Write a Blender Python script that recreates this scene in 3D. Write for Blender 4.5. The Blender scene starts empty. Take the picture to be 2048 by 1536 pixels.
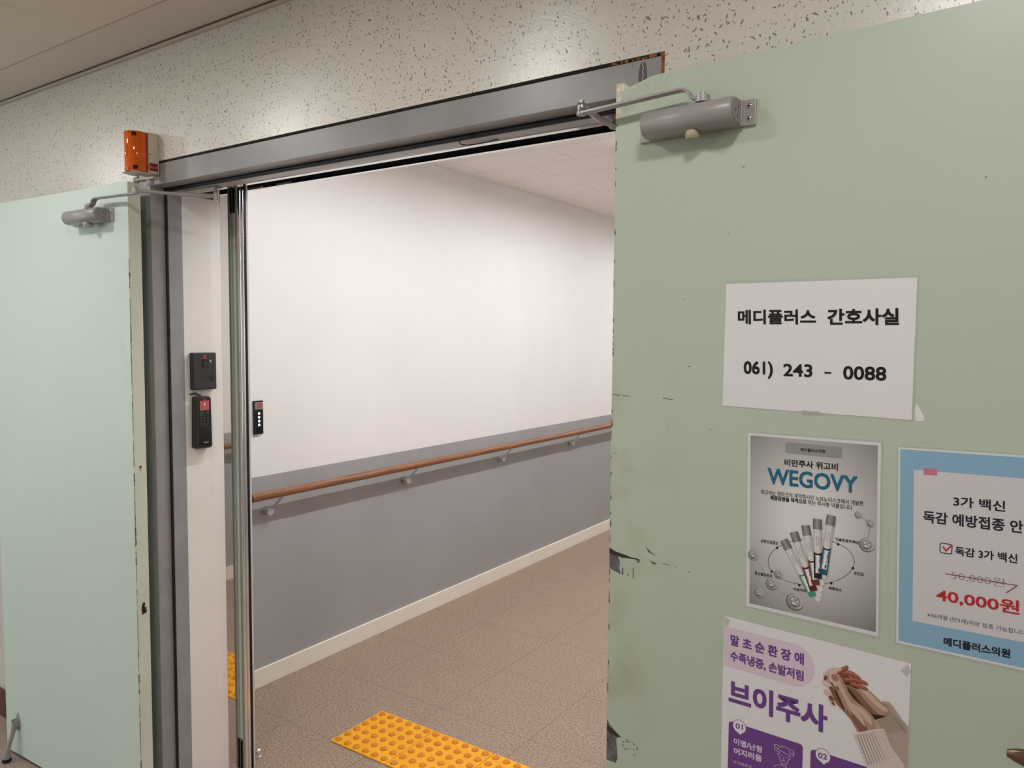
import bpy, bmesh, math, random
from math import sin, cos, pi, radians
from mathutils import Vector, Matrix

scene = bpy.context.scene
COL = scene.collection
CZ = 1.62                       # eye height: the camera stands at X=0, Y=0

# ------------------------------------------------------------------ camera
def make_camera():
    yaw, pitch, roll = radians(34.0587), radians(-3.5278), radians(0.4059)
    f = Vector((-sin(yaw) * cos(pitch), cos(yaw) * cos(pitch), sin(pitch)))
    r = Vector((cos(yaw), sin(yaw), 0)); u = r.cross(f)
    r2 = r * cos(roll) + u * sin(roll); u2 = u * cos(roll) - r * sin(roll)
    cd = bpy.data.cameras.new('camera'); cd.sensor_width = 36.0
    cd.lens = 36.0 * 1518.92 / 2048.0; cd.clip_start = 0.05; cd.clip_end = 60
    c = bpy.data.objects.new('camera', cd); COL.objects.link(c)
    m = Matrix((r2, u2, -f)).transposed().to_4x4(); m.translation = (0, 0, CZ)
    c.matrix_world = m
    scene.camera = c
make_camera()

# ------------------------------------------------------------------ world, exposure, lamp settings
w = bpy.data.worlds.new('world'); scene.world = w; w.use_nodes = True
w.node_tree.nodes['Background'].inputs[0].default_value = (1.0, 0.92, 0.86, 1)
w.node_tree.nodes['Background'].inputs[1].default_value = 0.02
scene.view_settings.view_transform = 'Standard'
scene.view_settings.look = 'None'
scene.view_settings.exposure = 0.0
scene.view_settings.gamma = 1.0
scene.view_settings.use_curve_mapping = False
FILL_STRENGTH = 3.1                          # cool fill from a made-up glowing window behind the camera
HALL_LAMPS = [(-3.95, 0.47), (-2.70, 0.52), (-1.43, 0.48), (-0.15, 0.50), (1.10, 0.50), (-2.70, -1.3), (-0.15, -1.3)]
HALL_STRENGTH, HALL_COLOR = 101.0, (1.0, 0.985, 0.975)
CORRIDOR_LAMPS = [(-1.70, 2.42), (-1.70, 4.20), (-1.70, 6.4), (-1.70, 8.3)]
CORRIDOR_STRENGTH, CORRIDOR_COLOR = 114.0, (0.97, 1.0, 1.04)

# ------------------------------------------------------------------ materials
def lin(c):
    return tuple((v / 12.92 if v <= .04045 else ((v + .055) / 1.055) ** 2.4) for v in [x / 255 for x in c])
MATS = {}
def mat(name, rgb=None, rough=.5, metal=0.0, srgb=None, spec=.5, coat=0, alpha=1, emit=None, trans=0, ior=1.45):
    if name in MATS: return MATS[name]
    m = bpy.data.materials.new(name); m.use_nodes = True
    b = m.node_tree.nodes['Principled BSDF']
    c = lin(srgb) if srgb else rgb
    b.inputs['Base Color'].default_value = (*c, 1)
    b.inputs['Roughness'].default_value = rough
    b.inputs['Metallic'].default_value = metal
    b.inputs['Specular IOR Level'].default_value = spec
    b.inputs['Coat Weight'].default_value = coat
    b.inputs['Coat Roughness'].default_value = .08
    b.inputs['Alpha'].default_value = alpha
    b.inputs['Transmission Weight'].default_value = trans
    b.inputs['IOR'].default_value = ior
    if emit:
        b.inputs['Emission Color'].default_value = (*c, 1); b.inputs['Emission Strength'].default_value = emit
    MATS[name] = m
    return m
class N:
    """small node helper"""
    def __init__(s, m): s.t = m.node_tree; s.b = s.t.nodes['Principled BSDF']
    def n(s, typ, **kw):
        x = s.t.nodes.new(typ)
        for k, v in kw.items(): setattr(x, k, v)
        return x
    def link(s, a, b): s.t.links.new(a, b)
    def put(s, sock, v):
        if hasattr(v, 'is_output') or isinstance(v, bpy.types.NodeSocket): s.link(v, sock)
        else: sock.default_value = v
    def math(s, op, a, b=0.0, clamp=False):
        x = s.n('ShaderNodeMath', operation=op, use_clamp=clamp); s.put(x.inputs[0], a); s.put(x.inputs[1], b); return x.outputs[0]
    def vmath(s, op, a, b=(0, 0, 0)):
        x = s.n('ShaderNodeVectorMath', operation=op); s.put(x.inputs[0], a); s.put(x.inputs[1], b)
        return x.outputs['Value'] if op in ('LENGTH', 'DISTANCE', 'DOT_PRODUCT') else x.outputs[0]
    def mix(s, f, a, b):
        x = s.n('ShaderNodeMix', data_type='RGBA'); s.put(x.inputs[0], f)
        s.put(x.inputs[6], a if not isinstance(a, tuple) else (*a[:3], 1)); s.put(x.inputs[7], b if not isinstance(b, tuple) else (*b[:3], 1))
        return x.outputs[2]
    def noise(s, vec, scale, detail=3, rough=.55):
        x = s.n('ShaderNodeTexNoise'); s.link(vec, x.inputs['Vector']); x.inputs['Scale'].default_value = scale
        x.inputs['Detail'].default_value = detail; x.inputs['Roughness'].default_value = rough; return x.outputs['Fac']
    def ramp(s, v, a, b):   # linear step a..b -> 0..1
        x = s.n('ShaderNodeMapRange'); s.put(x.inputs['Value'], v); x.inputs['From Min'].default_value = a; x.inputs['From Max'].default_value = b
        return x.outputs[0]
    def pos(s): return s.n('ShaderNodeNewGeometry').outputs['Position']
    def obj(s): return s.n('ShaderNodeTexCoord').outputs['Object']
    def sep(s, v): x = s.n('ShaderNodeSeparateXYZ'); s.link(v, x.inputs[0]); return x.outputs
    def comb(s, x, y, z=0.0):
        c = s.n('ShaderNodeCombineXYZ'); s.put(c.inputs[0], x); s.put(c.inputs[1], y); s.put(c.inputs[2], z); return c.outputs[0]
    def bump(s, h, strength=.2, dist=.001):
        x = s.n('ShaderNodeBump'); s.put(x.inputs['Height'], h); x.inputs['Strength'].default_value = strength; x.inputs['Distance'].default_value = dist
        s.link(x.outputs[0], s.b.inputs['Normal'])
    def color(s, v): s.put(s.b.inputs['Base Color'], v)

def m_fleck_wall():
    m = mat('flecked_plaster', (.6, .56, .5), .34, coat=.9); k = N(m); P = k.sep(k.pos())
    uv = k.comb(P[0], P[2]); tot = None
    dens = k.math('MULTIPLY', k.math('POWER', k.noise(uv, 24, 2), 1.6), 1.35)
    for sc, hl, hw, pres, off in ((74, .30, .10, .95, 0), (118, .26, .15, .80, 7.3), (56, .30, .06, .50, 3.1), (31, .16, .06, .30, 1.7)):
        c = k.vmath('ADD', k.vmath('MULTIPLY', uv, (sc, sc, sc)), (off, off, 0))
        v = k.n('ShaderNodeTexVoronoi', voronoi_dimensions='2D'); k.link(c, v.inputs['Vector']); v.inputs['Scale'].default_value = 1
        rc = k.sep(v.outputs['Color'])
        d = k.vmath('SUBTRACT', c, v.outputs['Position'])
        ang = k.math('ADD', k.math('MULTIPLY', rc[0], 2.2), .35)
        r = k.n('ShaderNodeVectorRotate', rotation_type='Z_AXIS'); k.link(d, r.inputs['Vector']); k.link(ang, r.inputs['Angle'])
        q = k.sep(r.outputs[0])
        size = k.math('ADD', k.math('MULTIPLY', k.math('POWER', rc[2], 1.8), 1.1), .32)
        bend = k.math('MULTIPLY', k.math('MULTIPLY', q[0], q[0]), .6)
        e = k.vmath('LENGTH', k.comb(k.math('DIVIDE', q[0], hl), k.math('DIVIDE', k.math('ADD', q[1], bend), hw)))
        e = k.math('DIVIDE', e, size)
        f = k.math('MULTIPLY', k.ramp(e, 1.05, .75), k.math('LESS_THAN', rc[1], k.math('MULTIPLY', dens, pres)))
        tot = f if tot is None else k.math('MAXIMUM', tot, f)
    big = k.noise(uv, 2.2)
    base = k.mix(k.ramp(big, .35, .65), lin((222, 216, 204)), lin((229, 223, 212)))
    k.color(k.mix(k.math('MULTIPLY', tot, .78), base, (.075, .055, .038)))
    h = k.math('ADD', k.noise(uv, 170, 4, .7), k.math('MULTIPLY', tot, -.35))
    k.bump(h, .35, .0011)
    st = k.noise(k.comb(k.math('MULTIPLY', P[0], 60), k.math('MULTIPLY', k.math('ADD', P[2], k.math('MULTIPLY', P[0], .4)), 170)), 1, 4, .65)
    x = k.n('ShaderNodeBump'); k.put(x.inputs['Height'], st); x.inputs['Strength'].default_value = .35; x.inputs['Distance'].default_value = .0022
    k.link(x.outputs[0], k.b.inputs['Coat Normal']); k.b.inputs['Coat Roughness'].default_value = .16
    return m
def m_door_paint(name, c1, c2, stain_side):
    """stain_side: +1/-1, the direction of the leaf from its hinge edge; hand marks collect near the edge"""
    m = mat(name, c1, .36); k = N(m); o = k.obj(); P = k.sep(o)
    base = k.mix(k.ramp(k.noise(o, 1.3), .35, .65), c1, c2)
    near = k.ramp(k.math('MULTIPLY', P[0], float(stain_side)), .16, .0)
    st = k.math('MULTIPLY', k.math('MULTIPLY', k.ramp(k.noise(o, 9, 4), .48, .75), near), k.ramp(P[2], 1.75, 1.4) if stain_side > 0 else .25)
    st = k.math('MULTIPLY', st, .5)
    base = k.mix(st, base, lin((150, 142, 100)))
    sm = k.ramp(k.noise(k.vmath('MULTIPLY', o, (9, 9, 14)), 1, 5, .7), .68, .82)
    base = k.mix(k.math('MULTIPLY', sm, .22), base, lin((170, 160, 120)))
    v = k.n('ShaderNodeTexVoronoi', voronoi_dimensions='3D'); k.link(k.vmath('MULTIPLY', o, (7, 7, 7)), v.inputs['Vector']); v.inputs['Scale'].default_value = 1
    sp = k.math('MULTIPLY', k.ramp(v.outputs['Distance'], .026, .014), k.math('LESS_THAN', k.sep(v.outputs['Color'])[0], .45))
    base = k.mix(k.math('MULTIPLY', sp, .75), base, (.12, .11, .09))
    k.color(base)
    k.bump(k.noise(o, 60, 3), .10, .001); return m
def m_floor(name, c1, c2, cj, pitch, x0, y0):
    m = mat(name, c1, .55, spec=.35); k = N(m); p = k.pos()
    b = k.n('ShaderNodeTexBrick'); b.offset = 0; b.squash = 1
    k.link(k.vmath('SUBTRACT', p, (x0, y0, 0)), b.inputs['Vector'])
    b.inputs['Scale'].default_value = 1; b.inputs['Brick Width'].default_value = pitch; b.inputs['Row Height'].default_value = pitch
    b.inputs['Mortar Size'].default_value = .0013; b.inputs['Mortar Smooth'].default_value = .3
    n1 = k.noise(p, 120, 4, .75); n2 = k.noise(p, 7, 3)
    c = k.mix(k.ramp(n1, .36, .64), c1, c2)
    c = k.mix(k.math('MULTIPLY', k.ramp(n2, .4, .75), .22), c, lin((150, 128, 112)))
    c = k.mix(k.math('MULTIPLY', b.outputs['Fac'], .6), c, cj)
    k.color(c); k.bump(k.math('SUBTRACT', n1, k.math('MULTIPLY', b.outputs['Fac'], .5)), .8, .0016); return m
def m_tile_ceiling():
    m = mat('corridor_ceiling_tile', lin((216, 208, 202)), .8); k = N(m); p = k.pos()
    b = k.n('ShaderNodeTexBrick'); b.offset = .5; b.squash = 1
    k.link(k.vmath('SUBTRACT', p, (-2.42, 3.43, 0)), b.inputs['Vector'])
    b.inputs['Scale'].default_value = 1; b.inputs['Brick Width'].default_value = .62; b.inputs['Row Height'].default_value = .3
    b.inputs['Mortar Size'].default_value = .0022; b.inputs['Mortar Smooth'].default_value = .4
    n = k.noise(k.vmath('MULTIPLY', p, (60, 160, 60)), 1, 4)
    c = k.mix(k.math('MULTIPLY', k.ramp(n, .55, .8), .25), lin((248, 244, 240)), lin((206, 197, 188)))
    k.color(k.mix(k.math('MULTIPLY', b.outputs['Fac'], .45), c, lin((120, 112, 104)))); k.bump(n, .2, .001); return m
def m_hall_ceiling():
    m = mat('hall_ceiling_board', lin((205, 192, 172)), .8); k = N(m); p = k.pos(); P = k.sep(p)
    gy = k.ramp(k.math('ABSOLUTE', k.math('SUBTRACT', P[1], 1.222)), .0045, .0015)
    gx = k.math('MULTIPLY', k.ramp(k.math('ABSOLUTE', k.math('ADD', P[0], 2.36)), .006, .001), k.math('LESS_THAN', P[1], 1.222))
    n = k.noise(p, 3); c = k.mix(k.ramp(n, .35, .7), lin((224, 216, 200)), lin((218, 210, 196)))
    c = k.mix(k.math('MULTIPLY', k.math('GREATER_THAN', P[1], 1.222), .6), c, lin((214, 206, 194)))
    c = k.mix(k.math('MULTIPLY', gy, .45), c, lin((110, 98, 84)))
    k.color(k.mix(k.math('MULTIPLY', gx, .18), c, lin((140, 128, 110)))); return m
def m_plain_noise(name, c1, c2, scale, rough=.6, bump=.0, spec=.5):
    m = mat(name, c1, rough, spec=spec); k = N(m); p = k.pos()
    k.color(k.mix(k.ramp(k.noise(p, scale), .35, .65), c1, c2))
    if bump: k.bump(k.noise(p, 180), bump, .001)
    return m
def m_brushed(name, c, rough=.32):
    m = mat(name, c, rough, 1.0); k = N(m); o = k.obj()
    n = k.noise(k.vmath('MULTIPLY', o, (6, 400, 400)), 1, 2); k.bump(n, .04, .0005); return m
def m_wood():
    m = mat('handrail_wood', lin((150, 96, 62)), .38); k = N(m); p = k.pos()
    n = k.noise(k.vmath('MULTIPLY', p, (60, 4, 60)), 1, 4); k.color(k.mix(k.ramp(n, .3, .7), lin((154, 102, 70)), lin((122, 77, 50)))); return m
def m_poster_gradient():
    m = mat('printed_grey_gradient', (.6, .58, .56), .35, coat=.25); k = N(m); P = k.sep(k.obj())
    d = k.vmath('LENGTH', k.comb(k.math('DIVIDE', k.math('SUBTRACT', P[0], .100), .155), k.math('DIVIDE', k.math('SUBTRACT', P[2], .160), .185)))
    k.color(k.mix(k.ramp(d, .25, 1.05), lin((228, 226, 224)), lin((132, 130, 127)))); return m

WHITE_PAPER = mat('white_paper', lin((232, 230, 229)), .42, coat=.15)
GREY_PAPER = mat('glossy_white_paper', lin((222, 222, 222)), .38, coat=.2)
FILM = mat('clear_laminate', (.72, .78, .70), .12, alpha=.30)
INK = mat('black_ink', (.006, .006, .007), .4)
FRAME = m_plain_noise('grey_steel_paint', lin((158, 156, 154)), lin((150, 147, 145)), 9, .33)
BLACK = mat('black_rubber', (.006, .006, .006), .6)
SEAL = mat('dark_grey_seal', (.012, .014, .016), .45)
SILVER = m_plain_noise('silver_paint', lin((160, 156, 153)), lin((156, 152, 149)), 30, .34)
SILVER_LIGHT = mat('silver_arm_paint', lin((172, 168, 165)), .32, .25)
CHROME = mat('chrome', (.88, .88, .88), .10, 1.0)
STEEL = mat('steel', (.42, .41, .40), .3, 1.0)
MIRROR = mat('polished_stainless', (.66, .64, .615), .03, 1.0)
ALU = m_brushed('brushed_aluminium', (.46, .46, .45), .27)
DEVICE = mat('charcoal_plastic', (.030, .029, .030), .42)
DEVICE_BLACK = mat('gloss_black_plastic', (.004, .004, .005), .16)
PLASTER = m_plain_noise('white_jamb_paint', lin((242, 237, 230)), lin((238, 232, 224)), 5, .5)
CORR_WHITE = m_plain_noise('corridor_white_paint', lin((241, 237, 233)), lin((238, 233, 229)), 1.5, .55, .05)
CORR_GREY = m_plain_noise('corridor_grey_paint', lin((168, 166, 165)), lin((164, 161, 160)), 2.5, .5, .05)
BASE_WHITE = m_plain_noise('cream_baseboard', lin((244, 236, 222)), lin((240, 230, 214)), 4, .45)
RED_BROWN = mat('red_brown_baseboard', lin((98, 58, 50)), .45)
WALL = m_fleck_wall()
MINT_R = m_door_paint('mint_door_paint', lin((190, 201, 179)), lin((188, 198, 181)), 1)
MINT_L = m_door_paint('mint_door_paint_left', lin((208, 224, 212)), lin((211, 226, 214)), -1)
MINT_EDGE = m_plain_noise('faded_door_edge_paint', lin((216, 220, 202)), lin((210, 212, 192)), 6, .5)
BARE = m_plain_noise('bare_grey_metal', lin((112, 112, 112)), lin((84, 82, 80)), 70, .55)
RUST = m_plain_noise('rust', lin((84, 40, 22)), lin((50, 26, 18)), 120, .8)
SEALANT = m_plain_noise('orange_rust_sealant', lin((176, 112, 44)), lin((128, 76, 30)), 60, .7)
FLOOR_C = m_floor('corridor_floor_tile', lin((120, 100, 85)), lin((194, 169, 150)), lin((70, 58, 50)), .455, -2.507 - .455 * 4, 2.05 - .455 * 6)
FLOOR_H = m_floor('hall_floor_tile', lin((146, 124, 116)), lin((190, 170, 160)), lin((80, 66, 60)), .455, -2.507 - .455 * 12, 2.05 - .455 * 12)
CEIL_C = m_tile_ceiling()
CEIL_H = m_hall_ceiling()
WOOD = m_wood()
YELLOW = m_plain_noise('yellow_rubber', lin((250, 178, 30)), lin((246, 168, 22)), 14, .45)
STUD = m_plain_noise('worn_yellow_stud', lin((224, 140, 20)), lin((214, 128, 16)), 60, .45)
GLASS = mat('green_glass', lin((150, 172, 160)), .08, alpha=.55)
ORANGE = mat('orange_lens', lin((226, 100, 22)), .06)
ORANGE_RIM = mat('orange_lens_rim', lin((150, 44, 8)), .08)
ORANGE_CORE = mat('orange_reflector', (.95, .26, .03), .35)
BEACON_WHITE = mat('ivory_plastic', lin((216, 208, 190)), .45)
RED = mat('red_sticker', lin((150, 22, 34)), .4)
REDLOGO = mat('red_logo', lin((168, 62, 62)), .45)
SCREEN = mat('red_screen', lin((178, 84, 78)), .3, emit=.10)
LED = mat('white_led', (1, 1, 1), .3, emit=1.4)
DIM = mat('dim_key_print', lin((118, 114, 116)), .5)
KNOB = mat('ivory_knob', lin((176, 168, 136)), .45)
BRONZE = mat('bronze_lever', lin((126, 104, 88)), .25, .85)

# ------------------------------------------------------------------ mesh helpers
class MB:
    def __init__(s): s.bm = bmesh.new(); s.mats = []
    def mi(s, m):
        if m not in s.mats: s.mats.append(m)
        return s.mats.index(m)
    def _fin(s, geom_faces, m, smooth=False):
        i = s.mi(m)
        for f in geom_faces: f.material_index = i; f.smooth = smooth
    def box(s, a, b, m, bevel=0.0, seg=2):
        a, b = Vector(a), Vector(b); lo = Vector(map(min, a, b)); hi = Vector(map(max, a, b))
        t = bmesh.new()
        bmesh.ops.create_cube(t, size=1.0)
        for v in t.verts: v.co = Vector((lo[i] + (v.co[i] + .5) * (hi[i] - lo[i]) for i in range(3)))
        if bevel: bmesh.ops.bevel(t, geom=list(t.edges), offset=bevel, segments=seg, profile=.5, affect='EDGES')
        return s.merge(t, m)
    def merge(s, t, m, smooth=False, mtx=None):
        vm = {}
        for v in t.verts: vm[v] = s.bm.verts.new(mtx @ v.co if mtx else v.co)
        i = s.mi(m); out = []
        for f in t.faces:
            try: g = s.bm.faces.new([vm[v] for v in f.verts])
            except ValueError: continue
            g.material_index = i; g.smooth = smooth; out.append(g)
        t.free(); return out
    def loft(s, rings, m, smooth=True, caps=True, closed=True):
        R = [[s.bm.verts.new(p) for p in r] for r in rings]; i = s.mi(m); n = len(R[0])
        for a, b in zip(R, R[1:]):
            for k in range(n if closed else n - 1):
                f = s.bm.faces.new([a[k], a[(k + 1) % n], b[(k + 1) % n], b[k]]); f.material_index = i; f.smooth = smooth
        if caps:
            for q in (R[0][::-1], R[-1]):
                vs = [s.bm.verts.new(v.co) for v in q]
                f = s.bm.faces.new(vs); f.material_index = i
    def tube(s, pts, r, m, n=16, caps=True):
        pts = [Vector(p) for p in pts]; rs = r if isinstance(r, (list, tuple)) else [r] * len(pts)
        rings = []; up = None
        for i, p in enumerate(pts):
            d = (pts[min(i + 1, len(pts) - 1)] - pts[max(i - 1, 0)]).normalized()
            if up is None: up = Vector((0, 0, 1)) if abs(d.z) < .9 else Vector((1, 0, 0))
            x = d.cross(up).normalized(); y = x.cross(d).normalized(); up = y
            rings.append([p + (x * cos(2 * pi * k / n) + y * sin(2 * pi * k / n)) * rs[i] for k in range(n)])
        s.loft(rings, m, True, caps)
    def bar(s, pts, w, h, m, up=(0, 0, 1)):
        """flat bar of width w (sideways) and thickness h (along up) following pts"""
        pts = [Vector(p) for p in pts]; rings = []
        for i, p in enumerate(pts):
            d = (pts[min(i + 1, len(pts) - 1)] - pts[max(i - 1, 0)]).normalized()
            x = d.cross(Vector(up)).normalized(); y = x.cross(d).normalized()
            c = .18 * min(w, h)
            prof = [(-w/2, -h/2 + c), (-w/2 + c, -h/2), (w/2 - c, -h/2), (w/2, -h/2 + c), (w/2, h/2 - c), (w/2 - c, h/2), (-w/2 + c, h/2), (-w/2, h/2 - c)]
            rings.append([p + x * a + y * b for a, b in prof])
        s.loft(rings, m, False, True)
    def cyl(s, a, b, r, m, n=24, bevel=0.0):
        a, b = Vector(a), Vector(b)
        if bevel:
            d = (b - a).normalized()
            s.tube([a, a + d * .0001, a + d * bevel, b - d * bevel, b - d * .0001, b], [r - bevel, r - bevel, r, r, r - bevel, r - bevel], m, n)
        else: s.tube([a, b], r, m, n)
    def prism(s, poly, y0, y1, m, smooth=False, axis='y'):
        """polygon in (x,z) extruded along y; or in (y,z) along x; or in (x,y) along z"""
        f = {'y': lambda p, q: (p[0], q, p[1]), 'x': lambda p, q: (q, p[0], p[1]), 'z': lambda p, q: (p[0], p[1], q)}[axis]
        s.loft([[Vector(f(p, y0)) for p in poly], [Vector(f(p, y1)) for p in poly]], m, smooth)
    def build(s, name, parent=None, loc=None, rotz=0.0):
        if not name.endswith('lettering'): bmesh.ops.recalc_face_normals(s.bm, faces=s.bm.faces)
        me = bpy.data.meshes.new(name); s.bm.to_mesh(me); s.bm.free()
        for m in s.mats: me.materials.append(m)
        o = bpy.data.objects.new(name, me); COL.objects.link(o)
        if parent: o.parent = parent
        if loc: o.location = loc
        o.rotation_euler = (0, 0, rotz)
        return o
def root(name, label, cat, loc=(0, 0, 0), rotz=0.0, group=None):
    o = bpy.data.objects.new(name, None); o.empty_display_size = .05; COL.objects.link(o)
    o.location = loc; o.rotation_euler = (0, 0, rotz); return tag(o, label, cat, group)
def tag(o, label, cat, group=None):
    o['label'] = label; o['category'] = cat
    if group: o['group'] = group
    return o
def struct(o): o['kind'] = 'structure'; return o
def rrect(x0, z0, x1, z1, r, n=5):
    out = []
    for cx, cz, a0 in ((x1 - r, z1 - r, 0), (x0 + r, z1 - r, 90), (x0 + r, z0 + r, 180), (x1 - r, z0 + r, 270)):
        out += [(cx + r * cos(radians(a0 + 90 * i / n)), cz + r * sin(radians(a0 + 90 * i / n))) for i in range(n + 1)]
    return out
def circle(cx, cz, rx, rz=None, n=32):
    rz = rz or rx
    return [(cx + rx * cos(2 * pi * i / n), cz + rz * sin(2 * pi * i / n)) for i in range(n)]
def smooth_closed(p, k=4):
    out = []; n = len(p)
    for i in range(n):
        a, b, c, d = (Vector(p[(i + j) % n]) for j in (-1, 0, 1, 2))
        for j in range(k):
            t = j / k
            q = .5 * ((2 * b) + (c - a) * t + (2 * a - 5 * b + 4 * c - d) * t * t + (3 * b - a - 3 * c + d) * t ** 3)
            out.append((q.x, q.y))
    return out
def smooth_open(p, k=4):
    out = []; n = len(p)
    for i in range(n - 1):
        a, b, c, d = (Vector(p[min(max(i + j, 0), n - 1)]) for j in (-1, 0, 1, 2))
        for j in range(k):
            t = j / k
            q = .5 * ((2 * b) + (c - a) * t + (2 * a - 5 * b + 4 * c - d) * t * t + (3 * b - a - 3 * c + d) * t ** 3)
            out.append((q.x, q.y))
    return out + [tuple(p[-1])]

# ------------------------------------------------------------------ room shell
YF = 1.400                                   # front of the steel door frame
HC, CC = CZ + .903, CZ + .985                # hall and corridor ceilings
FL, FR, FT = -2.424, -.602, CZ + .5435       # outer edges of the frame
XL, XR = -2.87, -.376                        # corridor side walls
YW, YB = 1.397, 1.700                        # front and back of the dividing wall
HX0, HX1, HY0, CY1 = -7.0, 3.0, -2.4, 9.2
b = MB(); b.box((HX0, HY0, -.1), (HX1, YB + .02, 0), FLOOR_H)
struct(b.build('floor_hall'))
b = MB(); b.box((XL - .1, YB + .02, -.1), (XR + .1, CY1, 0), FLOOR_C)
struct(b.build('floor_corridor'))
b = MB(); b.box((HX0, HY0, HC), (HX1, YB, HC + .1), CEIL_H)
struct(b.build('ceiling_hall'))
b = MB(); b.box((XL - .1, 1.79, CC), (XR + .1, CY1, CC + .1), CEIL_C)
struct(b.build('ceiling_corridor'))
g = .006
b = MB()
b.box((HX0, YW, 0), (FL - g, YB, HC), WALL)
b.box((FR + g, YW, 0), (HX1, YB, HC), WALL)
b.box((FL - g, YW, FT + g), (FR + g, 1.500, HC), WALL)
b.box((FL - g, 1.455, FT - .03), (FR + g, 1.50, FT + g + .001), BLACK)
b.box((FL, 1.3992, FT + .0008), (FR - .02, 1.455, FT + g - .0004), mat('gap_shade_strip', (.018, .014, .010), .9))  # dark strip painted in as the shade of the gap over the head
struct(b.build('wall_front'))
b = MB()                                                      # plaster lining of the opening behind the frame
for s, x0, x1 in ((-1, FL - g, -2.347), (1, FR + g, -.679)):
    xb = x1 + s * .006
    poly = [(x0, 1.501), (x1, 1.501), (x1, 1.607), (xb, 1.651), (x0, 1.651)]
    b.prism(poly, 0, CZ + .466, PLASTER, axis='z')
b.box((FL - g, 1.501, CZ + .466), (FR + g, 1.517, HC), PLASTER)
struct(b.build('trim_2'))
b = MB(); b.box((FL - g, 1.6515, 0), (-2.353, 1.6985, CZ + .75), MIRROR); b.box((FR + g, 1.6515, 0), (-.673, 1.6985, CZ + .75), MIRROR)
b.box((-2.3525, 1.5008, CZ + .4648), (-.6735, 1.5185, CZ + .4659), MIRROR)
struct(b.build('trim_3'))
WT = .978
for nm, x, s in (('left', XL, -1), ('right', XR, 1)):
    b = MB(); b.box((x, YB + .0005, 0), (x + s * .1, CY1, WT), CORR_GREY); b.box((x, YB + .0005, WT), (x + s * .1, CY1, CC), CORR_WHITE)
    struct(b.build('wall_' + nm))
    b = MB(); b.box((x + .0005 * s, 1.79, 0), (x - s * .012, CY1, .088), BASE_WHITE, .003)
    struct(b.build('baseboard_' + nm))
b = MB(); b.box((XL, CY1, 0), (XR, CY1 + .1, WT), CORR_GREY); b.box((XL, CY1, WT), (XR, CY1 + .1, CC), CORR_WHITE)
struct(b.build('wall_back'))
for nm, a, c in (('hall_left', (HX0 - .1, HY0, 0), (HX0, YB, HC)), ('hall_right', (HX1, HY0, 0), (HX1 + .1, YB, HC)), ('hall_rear', (HX0, HY0 - .1, 0), (HX1, HY0, HC))):
    b = MB(); b.box(a, c, PLASTER); struct(b.build('wall_' + nm))
b = MB(); b.box((-6.36, HY0 - .02, .24), (-4.24, HY0 + .012, 2.26), mat('fill_window_white', lin((226, 226, 222)), .4), .004)  # made-up window, added to brighten the left door
wn = struct(b.build('fill_window_1'))
for x0, x1 in ((-6.30, -5.32), (-5.28, -4.30)):
    b = MB(); b.box((x0, HY0 + .013, .30), (x1, HY0 + .016, 2.20), mat('fill_light_pane', (.82, 1.0, 1.10), .2, emit=FILL_STRENGTH)); b.build('fill_pane', wn)  # glowing panes, added as fill light
b = MB(); b.box((HX0, YW - .012, 0), (FL - .05, YW - .0003, .115), RED_BROWN, .002); struct(b.build('baseboard_front'))
b = MB()
b.box((HX0, YW - .014, HC - .010), (HX1, YW - .0003, HC - .0003), mat('ceiling_bead', lin((196, 184, 166)), .6), .002)
b.box((HX0, YW - .019, HC - .003), (HX1, YW - .0145, HC - .0003), mat('ceiling_bead_gap', lin((96, 86, 74)), .8))
struct(b.build('trim_4'))
# steel frame: outer band, stop, gasket on three sides
b = MB()
RV, ST = .065, .012
b.box((FL, YF, 0), (FL + RV, 1.500, FT), FRAME, .002); b.box((FR - RV, YF, 0), (FR, 1.500, FT), FRAME, .002)
b.box((FL + RV - .001, YF, CZ + .478), (FR - RV + .001, 1.500, FT), FRAME, .002)
b.box((FL + RV - .001, 1.452, 0), (FL + RV + ST, 1.5003, CZ + .479), FRAME, .001)
b.box((FR - RV - ST, 1.452, 0), (FR - RV + .001, 1.5003, CZ + .479), FRAME, .001)
b.box((FL + RV, 1.457, CZ + .466), (FR - RV, 1.5003, CZ + .479), FRAME, .001)
struct(b.build('trim_1'))
b = MB()
b.box((FL + RV, 1.447, 0), (FL + RV + .010, 1.453, CZ + .478), SEAL, .001)
b.box((FR - RV - .010, 1.447, 0), (FR - RV, 1.453, CZ + .478), SEAL, .001)
b.tube([(FL + RV, 1.4525, CZ + .4715), (FR - RV, 1.4525, CZ + .4715)], .0062, SEAL, 10)
struct(b.build('trim_5'))
b = MB()                                                       # rusty sealant at the right end of the head
rng = random.Random(5)
for i in range(14):
    z0 = CZ + .49 + i * .0042
    b.box((FR - .0005 - rng.random() * .0015, YW + .001, z0), (FR + .0066 + rng.random() * .002, YF + .004, z0 + .0048), SEALANT)
for i in range(30):
    x0 = FR - i * .004
    if rng.random() < .9 - i * .027: b.box((x0 - .004, YW + .002, FT + .0005), (x0, YF + .004, FT + .002 + rng.random() * .004), SEALANT)
struct(b.build('trim_6'))
b = MB()                                                       # weld mark on the head, right
b.prism(smooth_closed([(FR - .047, FT - .012), (FR - .041, FT - .004), (FR - .034, FT - .012), (FR - .032, FT - .034), (FR - .036, FT - .056), (FR - .044, FT - .058), (FR - .050, FT - .036)]), YF - .0006, YF + .0005, mat('scorched_paint', lin((96, 86, 86)), .5))
b.tube([(FR - .040 + .0015 * sin(i * 2.1), YF - .0008, FT - i * .0045) for i in range(13)], .0011, mat('weld_bead', lin((190, 184, 178)), .5), 6)
struct(b.build('trim_7'))

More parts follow.
